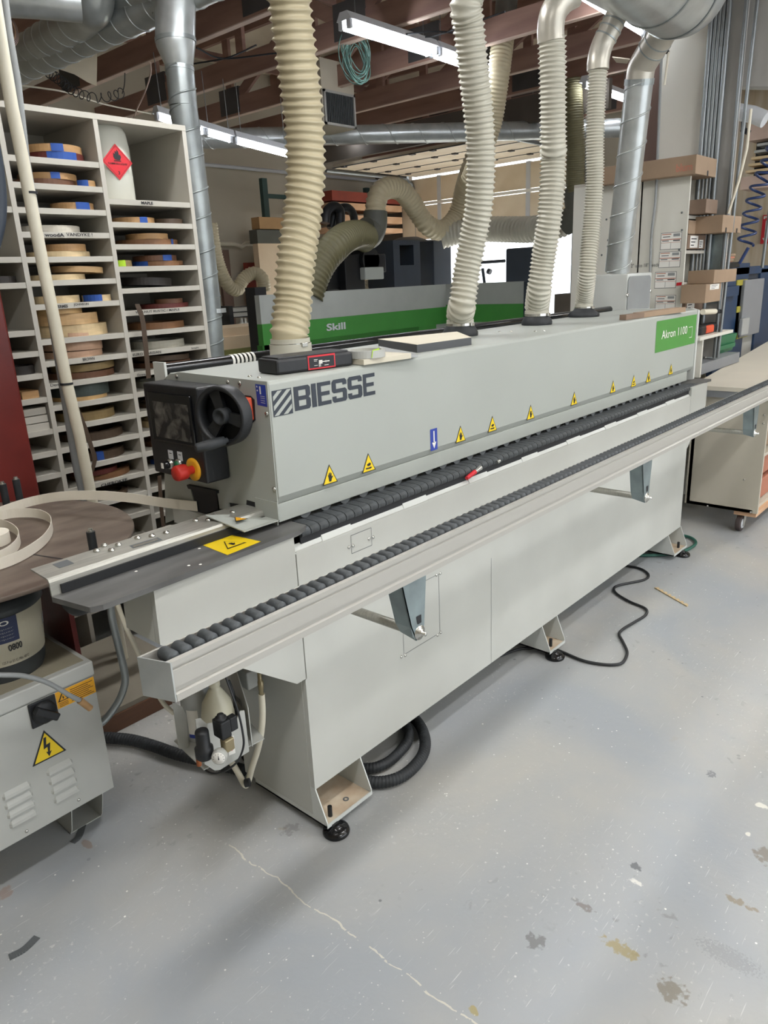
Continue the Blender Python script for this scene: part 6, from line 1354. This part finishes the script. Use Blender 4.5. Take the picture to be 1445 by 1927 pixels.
def carton(p_l, p_r, y0, y1, m, lab, lbl=None, lid=True, inbay=False, cut=False):
    """front face spans px p_l..p_r (top-left, bottom-right) at depth y0; sides go back to y1"""
    a, b = ony(p_l, y0), ony(p_r, y0); x0, x1 = a.x, b.x
    if inbay: x0, x1 = CXX+.022, min(max(x1, CXX+.2), cx1-.022)
    z1, z0 = ony((p_l[0], p_l[1]), y0).z, ony((p_l[0], p_r[1]), y0).z
    rt = root('carton', ((x0+x1)/2, (y0+y1)/2, z0), lab, 'box', 'cartons around the storage tower'); mb = MB(); mb.box(x0, x1, y0, y1, z0, z1, m); bd = mb.build('carton_body', rt, bev=.002)
    mb = MB(); mb.box(x0+.002, x1-.002, y0+(y1-y0)*.48, y0+(y1-y0)*.52, z1-.0002, z1+.0006, 'coil_oak'); mb.build('packing_tape', rt)
    if lbl:
        for (u0, u1, v0, v1) in lbl:
            mb = MB(); flat(mb, (x0, y0, z0), (x1-x0, 0, 0), (0, 0, z1-z0), [(u0, v0), (u1, v0), (u1, v1), (u0, v1)], 'label_white', .001)
            for k in range(3): w_ = (v1-v0)/6; vv = v0+w_*(1+k*1.6); flat(mb, (x0, y0, z0), (x1-x0, 0, 0), (0, 0, z1-z0), [(u0+(u1-u0)*.12, vv), (u0+(u1-u0)*(.5+.15*k), vv), (u0+(u1-u0)*(.5+.15*k), vv+w_*.5), (u0+(u1-u0)*.12, vv+w_*.5)], 'ink', .0015)
            mb.build('shipping_label', rt)
    if cut:
        for u in ([.58] if cut == 1 else [.2, .78]):
            mb = MB(); flat(mb, (x0, y0, z0), (x1-x0, 0, 0), (0, 0, z1-z0), [(u-.035, 0), (u+.035, 0), (u+.035, .25), (u, .3), (u-.035, .25)], 'ink', .001); mb.build('hand_slot', rt)
    return rt, (x0, x1, y0, y1, z0, z1)
rt, e = carton((1311, 290), (1347, 327), cy0-.06, 2.45, 'cardboard', 'long open-topped carton lying along the top of the storage tower', cut=1)
mb = MB(); yb = e[3]; flat(mb, (e[0], 2.28, e[4]), (0, -(2.28-cy0), 0), (0, 0, e[5]-e[4]), [(.08, .15), (.20, .15), (.20, .75), (.08, .75)], 'label_white', .001)
p0, p1 = onx((1272, 318), e[0]), onx((1303, 314), e[0]); text_on(mb, 'blum', (e[0], p0.y, e[4]+.02), (0, p1.y-p0.y, 0), (0, 0, .045), 'pink_side', .03, .001); mb.build('printed_lettering', rt)
carton((1311, 371), (1349, 399), cy0-.10, 2.1, 'cardboard_dark', 'brown carton poking out of the second bay of the storage tower', inbay=True)
carton((1296, 414), (1335, 440), cy0-.004, 2.1, 'cardboard', 'plain brown carton above the labelled one in the storage tower', inbay=True)
carton((1293, 441), (1331, 469), cy0-.004, 2.1, 'cardboard_dark', 'brown carton with two white labels in the storage tower', lbl=[(.12, .55, .1, .92), (.62, .85, .08, .65)], inbay=True)
carton((1361, 404), (1393, 437), 1.66, 1.83, 'cardboard', 'carton with two slots sticking out right of the storage tower', cut=2)
carton((1345, 508), (1384, 533), 1.66, 1.826, 'cardboard', 'wide carton topmost of the pile at the tower foot')
carton((1293, 535), (1331, 560), cy0-.02, 2.1, 'cardboard_dark', 'dark brown carton under the wide carton, left side of the pile', inbay=True)
carton((1329, 535), (1354, 570), 1.67, 1.826, 'cardboard', 'carton with small white label under the wide carton', lbl=[(.25, .85, .68, .97)])
carton((1286, 562), (1321, 592), cy0-.02, 2.1, 'cardboard_dark', 'lowest carton with a white label behind the hood end', lbl=[(.08, .5, .2, .95)], inbay=True)
# support board between tower and outside cartons
mb = MB(); mb.box(5.39, 5.7, 1.96, 2.3, .0, 1.36, 'melamine'); thing(mb, 'low_cabinet', 'low white cabinet right of the storage tower', 'cabinet')
mb = MB(); mb.box(5.383, 5.393, 1.72, 1.92, 1.36, 1.80, 'zinc'); thing(mb, 'sheet_metal_offcut', 'grey folded panel leaning right of the storage tower', 'panel')
# white chase column, brown board, conduits
mb = MB(); mb.box(5.4, 5.9, 1.93, 2.22, 0, 4.15, 'pillar_white'); struct(mb, 'trim_6', 'white boxed chase above the storage tower')
mb = MB(); mb.box(5.5, 5.9, 2.225, 2.42, 1.2, 4.15, 'brown_board'); thing(mb, 'brown_board', 'tall dark brown board beside the white chase behind the spiral duct', 'board')
xs_ = 5.36
for k, (y_, r) in enumerate(((1.908, .016), (1.880, .012), (1.857, .012), (1.834, .012), (1.805, .016), (1.706, .013), (1.665, .011))):
    mb = MB(); mb.tube([V((xs_, y_-(.04 if k == 6 else 0), 4.15)), V((xs_, y_+(.02 if k == 6 else 0), 1.0))], r, 'conduit', 14)
    thing(mb, 'steel_conduit', ['leftmost', 'second', 'third', 'fourth', 'fifth', 'sixth', 'rightmost'][k]+' vertical steel conduit beside the white chase', 'conduit', 'vertical steel conduits')
mb = MB(); a, b = onx((1384, 100), 5.4), onx((1362, 400), 5.4); mb.box(5.40, 5.45, 1.715, 1.925, 1.0, 4.15, 'soffit_grey'); thing(mb, 'grey_backing_board', 'grey strip board behind the conduits', 'board')
mb = MB(); mb.prism([(5.5, 1.80, 2.70), (5.5, -2.5, .9+1.0), (5.5, -2.5, 4.15), (5.5, 1.80, 4.15)], (.15, 0, 0), 'soffit_grey'); struct(mb, 'trim_7', 'grey soffit at the top right')
mb = MB(); mb.tube([onx(p, 5.55) for p in ((1385, 210), (1415, 215), (1440, 225))], .05, 'fixture_white', 14); thing(mb, 'white_duct', 'short white duct under the grey soffit', 'duct')
mb = MB(); mb.tube([onx(p, 5.3) for p in ((1413, 205), (1405, 280), (1390, 340), (1370, 402))], .009, 'pvc', 8); thing(mb, 'thin_white_pipe', 'thin slanting white pipe in front of the plywood wall', 'pipe')
mb = MB(); mb.tube([onx(p, 6.5) for p in ((1399, 220), (1399, 243))], .02, 'ink', 8); mb.tube([onx(p, 6.5) for p in ((1396, 243), (1410, 250))], .02, 'ink', 8); thing(mb, 'black_bracket', 'black pipe bracket against the plywood wall', 'bracket')
# grey cord down the tower side
mb = MB(); mb.tube(catmull([onx(p, CXX-.02) for p in ((1245, 95), (1241, 200), (1237, 300), (1233, 380), (1226, 440), (1223, 512))], 8), .008, 'grey_pvc', 10); thing(mb, 'hanging_cable', 'grey cord running down the side of the storage tower', 'cord')
mb = MB(); mb.tube([onx((1252, 98), 5.0), onx((1258, 98), 5.0)], .01, 'ink', 8); mb.tube([onx((1258, 98), 5.0), onx((1250, 160), 5.0)], .008, 'pvc', 8); thing(mb, 'short_white_pipe', 'short white pipe just under the trunk duct', 'pipe')
# bench with side panel on casters
BN = root('work_bench', (5.8, 1.5, 0), 'long pale rolling workbench right of the machine', 'bench')
mb = MB(); mb.hexa([V(p) for p in ((4.66, 1.13, .885), (7.6, 1.13, .885), (7.6, 1.95, .885), (4.66, 1.60, .885))]+[V(p) for p in ((4.66, 1.13, .91), (7.6, 1.13, .91), (7.6, 1.95, .91), (4.66, 1.60, .91))], 'bench_top'); mb.build('bench_top', BN)
mb = MB(); mb.box(4.70, 4.72, 1.16, 1.60, .14, .885, 'bench_side'); sdp = mb.build('side_panel', BN)
screws(sdp, [onx(p, 4.70) for p in ((1331, 952), (1412, 964), (1400, 903), (1436, 797), (1438, 781))], .006, (-1, 0, 0))
mb = MB(); mb.box(4.70, 7.5, 1.19, 1.57, .14, .16, 'bench_side'); mb.box(4.70, 7.5, 1.57, 1.59, .14, .885, 'bench_side'); mb.build('carcass', BN)
mb = MB(); mb.box(4.72, 7.5, 1.18, 1.5, .48, .5, 'bench_side'); mb.build('inner_shelf', BN)
mb = MB(); mb.box(4.72, 5.6, 1.17, 1.30, .11, .14, 'lumber'); mb.build('skid', BN)
mb = MB(); mb.box(4.665, 4.70, 1.15, 1.60, .845, .885, 'press_grey'); mb.build('edge_rail', BN)
for k, (x, y) in enumerate(((4.75, 1.265), (7.3, 1.22))):
    cs_ = MB(); cs_.lathe((x-.0, y-.015, .05), [(.0001, 0), (.048, 0), (.05, .006), (.05, .026), (.048, .032), (.0001, .032)], 'caster_rubber', 28, (0, 1, 0)); w_ = cs_.build('caster_wheel', BN)
    MB().lathe((x, y-.019, .05), [(.0001, 0), (.03, 0), (.032, .004)], 'fixture_white', 24, (0, 1, 0)).build('hub', w_)
    cf = MB()
    for s_ in (-.024, .022): cf.prism([(x-.014, y+s_, .036), (x+.012, y+s_, .036), (x+.07, y+s_, .125), (x+.0, y+s_, .125)], (0, .003, 0), 'bolt')
    cf.box(x-.01, x+.065, y-.03, y+.03, .125, .14, 'bolt'); cf.build('caster_fork', BN)
for k, z in enumerate((.165, .33)):
    mb = MB(); mb.bbox(4.76, 5.3, 1.22, 1.5, z, z+.13, 'pink_side', .004); thing(mb, 'pink_carton', ['lower', 'upper'][k]+' pinkish carton inside the workbench', 'box', 'cartons inside the workbench')
mb = MB(); mb.bbox(4.76, 5.3, 1.22, 1.5, .51, .66, 'cardboard', .004); thing(mb, 'bench_carton', 'brown carton on the inner shelf of the workbench', 'box')
# small things on the bench, bin and drill shelf
mb = MB(); c = onz((1322, 697), .91); mb.bbox(c.x-.05, c.x+.05, c.y-.012, c.y+.012, .912, .93, 'press_grey', .003); thing(mb, 'steel_clamp', 'small steel clamp on the bench beside the machine end', 'clamp')
a, b = ony((1314, 652), 1.86), ony((1352, 680), 1.86)
mb = MB(); x0, x1, z0, z1 = a.x+.1, b.x+.12, .985, 1.11
mb.hexa([V((x0+.02, 1.80, z0)), V((x1-.02, 1.80, z0)), V((x1-.02, 2.1, z0)), V((x0+.02, 2.1, z0)), V((x0, 1.78, z1)), V((x1, 1.78, z1)), V((x1, 2.12, z1)), V((x0, 2.12, z1))], 'bin_green'); mb.box(x0+.05, x1-.05, 1.772, 1.785, z0+.03, z0+.06, 'bin_green'); thing(mb, 'green_bin', 'dark green plastic parts bin at the far end of the hood', 'bin')
mb = MB(); mb.box(5.1, 5.9, 1.70, 2.1, .915, .985, 'press_grey'); thing(mb, 'grey_box', 'grey box under the green bin', 'box')
a, b = ony((1318, 630), 1.66), ony((1371, 622), 1.66); mb = MB(); mb.box(a.x, b.x+.1, 1.66, 1.95, 1.155, 1.175, 'pillar_white'); mb.box(a.x+.05, a.x+.07, 1.66, 1.95, .915, 1.155, 'pillar_white'); mb.box(b.x-.0, b.x+.02, 1.80, 1.95, .915, 1.155, 'pillar_white'); TSH = thing(mb, 'tool_shelf', 'small white shelf holding an orange power tool', 'shelf')
PT = root('power_tool', ony((1345, 620), 1.72), 'orange and black power tool on the small white shelf', 'tool')
a, b = ony((1320, 622), 1.70), ony((1361, 612), 1.70); mb = MB(); mb.bbox(a.x, b.x, 1.70, 1.78, 1.177, 1.235, 'black_plastic', .015); mb.build('tool_body', PT); mb = MB(); mb.bbox(a.x+(b.x-a.x)*.2, a.x+(b.x-a.x)*.55, 1.695, 1.785, 1.18, 1.232, 'orange_red', .012); mb.bbox(a.x+(b.x-a.x)*.75, a.x+(b.x-a.x)*.95, 1.695, 1.785, 1.18, 1.232, 'orange_red', .012); mb.build('orange_grip', PT)
# blue press frame
PR = root('blue_press', (6.6, 2.1, 0), 'dark blue steel frame press with grey door and yellow tabs behind the bench', 'machine')
def rb(p0, p1, ya, yb, m, name, par=PR, bev=.006):
    a, b = ony(p0, ya), ony(p1, ya); mb = MB(); mb.bbox(min(a.x, b.x), max(a.x, b.x), ya, yb, min(a.z, b.z), max(a.z, b.z), m, bev); return mb.build(name, par)
YP = 2.0
rb((1358, 497), (1392, 690), YP, YP+.35, 'press_blue', 'left_column'); rb((1357, 541), (1390, 556), YP-.04, YP, 'press_blue', 'collar')
rb((1385, 503), (1460, 512), YP, YP+.1, 'press_blue', 'top_beam'); rb((1433, 505), (1450, 660), YP, YP+.2, 'press_blue', 'right_column'); rb((1390, 512), (1432, 524), YP+.02, YP+.1, 'cnc_blue', 'cross_member')
rb((1403, 527), (1428, 626), YP-.03, YP+.0, 'press_grey', 'grey_door'); rb((1390, 534), (1402, 622), YP+.0, YP+.05, 'cnc_black', 'inner_panel')
for y_ in ((527, 536), (577, 585), (626, 633)): rb((1388, y_[0]), (1407, y_[1]), YP-.01, YP+.01, 'tab_yellow', 'yellow_tab')
rb((1392, 628), (1460, 652), YP+.02, YP+.3, 'cabinet_grey', 'base_cover'); rb((1355, 494), (1392, 503), YP-.05, YP+.1, 'cnc_black', 'valve_manifold')
rb((1398, 600), (1408, 628), YP-.06, YP-.03, 'cloudy', 'clear_pocket')
mb = MB(); mb.bbox(5.95, 6.25, 1.95, 2.2, .915, 1.35, 'pillar_white', .01); thing(mb, 'white_canister', 'white tank partly hidden between the small shelf and the blue press', 'tank')
mb = MB(); mb.tube([ony((1322, 587), 1.7), ony((1345, 586), 1.7)], .018, 'pvc', 10); mb.tube([ony((1345, 586), 1.7), ony((1356, 586), 1.7)], .014, 'black_plastic', 10); thing(mb, 'bar_clamp', 'bar clamp lying level above the power tool', 'clamp')
# plywood-wall items: sign, lumber cantilever, coil hose, poles
SG = root('fire_sign', onx((1438, 430), 9.35), 'red sign with white down arrow on the plywood wall', 'sign')
q = [onx(p, 9.38) for p in ((1432, 458), (1447, 459), (1450, 404), (1436, 405))]; yA, yB = (q[0].y+q[3].y)/2, (q[1].y+q[2].y)/2-.12; zA, zB = (q[0].z+q[1].z)/2, (q[2].z+q[3].z)/2
mb = MB(); mb.box(9.36, 9.40, yB, yA, zA, zB, 'hazard_red'); mb.build('sign_plate', SG)
mb = MB(); O = (9.36, yA, zA); U = (0, yB-yA, 0); W = (0, 0, zB-zA)
flat(mb, O, U, W, [(.18, .18), (.28, .18), (.28, .80), (.18, .80)], 'label_white', .002); flat(mb, O, U, W, [(.08, .2), (.38, .2), (.23, .05)], 'label_white', .002)
text_on(mb, 'FIRE', V(O)+V((-.002, (yB-yA)*.05, (zB-zA)*.86)), (0, (yB-yA)*.9, 0), (0, 0, (zB-zA)*.1), 'label_white', .04, .001); mb.build('sign_print', SG)
LRK = root('cantilever_rack', (7.6, .9, 1.9), 'wall rack of stacked lumber at the upper right', 'rack')
XR = 8.0; yl = 2.42; zb2, zt2 = 2.30, 2.83
mb = MB(); mb.box(XR, XR+.35, .6, yl, zt2-.13, zt2, 'timber_edge'); mb.build('rack_board', LRK)
mb = MB(); mb.box(XR, XR+.35, .6, yl+.03, zb2-.02, zb2+.09, 'timber_edge'); mb.build('rack_board', LRK)
mb = MB(); mb.box(XR+.2, XR+.35, .6, yl-.02, zb2+.09, zt2-.13, 'vent_dark'); mb.build('rack_back', LRK)
for k in range(5):
    z = zb2+.125+k*.055; mb = MB(); mb.box(XR+.01, XR+.18, .6, yl+.0-.02*k, z, z+.022, 'coil_cream' if k < 3 else 'cabinet_grey'); thing(mb, 'rack_plank', ['lowest', 'second lowest', 'middle', 'second highest', 'highest'][k]+' plank on the wall rack at upper right', 'lumber', 'planks on the upper right wall rack')
mb = MB(); XC_ = 6.0; helix(mb, [onx(p, XC_) for p in ((1462, 270), (1446, 310), (1430, 345), (1418, 385), (1410, 420), (1402, 462))], .055, 8, .009, 'coil_blue', 20); mb.tube([onx(p, XC_) for p in ((1408, 466), (1400, 480), (1391, 496))], .012, 'coil_blue', 10); thing(mb, 'coiled_air_hose', 'blue spiral air hose hanging down to the blue press', 'hose')
mb = MB(); mb.tube([onx(p, 6.3) for p in ((1450, 380), (1434, 504))], .012, 'conduit', 8); thing(mb, 'thin_rod', 'thin steel rod standing at the right picture edge behind the coiled hose', 'rod')
mb = MB(); a, b = ony((1371, 450), 2.0), ony((1376, 475), 2.0); mb.box(a.x, b.x, 2.0, 2.25, b.z, a.z, 'cloudy'); mb.box(a.x-.02, a.x, 2.0, 2.25, b.z, a.z, 'cnc_blue'); thing(mb, 'plastic_container', 'clear plastic container on the paper pile above the blue press', 'container')
mb = MB(); 
for k in range(4): a, b = ony((1358-k, 478+k*5), 1.98), ony((1384-k*2, 481+k*5), 1.98); mb.box(a.x, b.x, 1.98, 2.2, b.z, a.z, 'pink_side' if k % 2 else 'cardboard')
thing(mb, 'paper_pile', 'pile of papers and flat boxes on top of the blue press', 'papers')

# ================================================================== LIGHT, CAMERA, COLOUR
w = bpy.data.worlds.new('World'); S.world = w; w.use_nodes = True
w.node_tree.nodes['Background'].inputs[0].default_value = (.90, .95, 1.0, 1); w.node_tree.nodes['Background'].inputs[1].default_value = 3.0
def portal(name, loc, rot, sx, sy):
    l = bpy.data.lights.new(name, 'AREA'); l.shape = 'RECTANGLE'; l.size = sx; l.size_y = sy; l.cycles.is_portal = True
    o = bpy.data.objects.new(name, l); COL.objects.link(o); o.location = loc; o.rotation_euler = rot; return o
sl = bpy.data.lights.new('sun', 'SUN'); sl.energy = 26; sl.angle = .02; sl.color = (1, .95, .86); so = bpy.data.objects.new('sun', sl); COL.objects.link(so); so.rotation_euler = V((.80, .12, .58)).to_track_quat('Z', 'Y').to_euler()
portal('loading_door_portal', (3.75, -4.98, 1.65), (math.radians(90), 0, 0), 7.5, 3.3)
portal('garage_door_portal', (8.98, 6.02, 1.5), (0, math.radians(90), 0), 3.05, 2.85)
cd = bpy.data.cameras.new('camera'); cam = bpy.data.objects.new('camera', cd); COL.objects.link(cam); S.camera = cam
cd.sensor_fit = 'HORIZONTAL'; cd.sensor_width = 36; cd.lens = F/1445*36; cd.clip_start = .05; cd.clip_end = 200
m3 = Matrix((ROT.col[0], -ROT.col[1], -ROT.col[2])).transposed()
cam.matrix_world = Matrix.Translation(CAM) @ m3.to_4x4()
S.view_settings.view_transform = 'Standard'; S.view_settings.look = 'None'; S.view_settings.gamma = 1; S.view_settings.exposure = 0.0
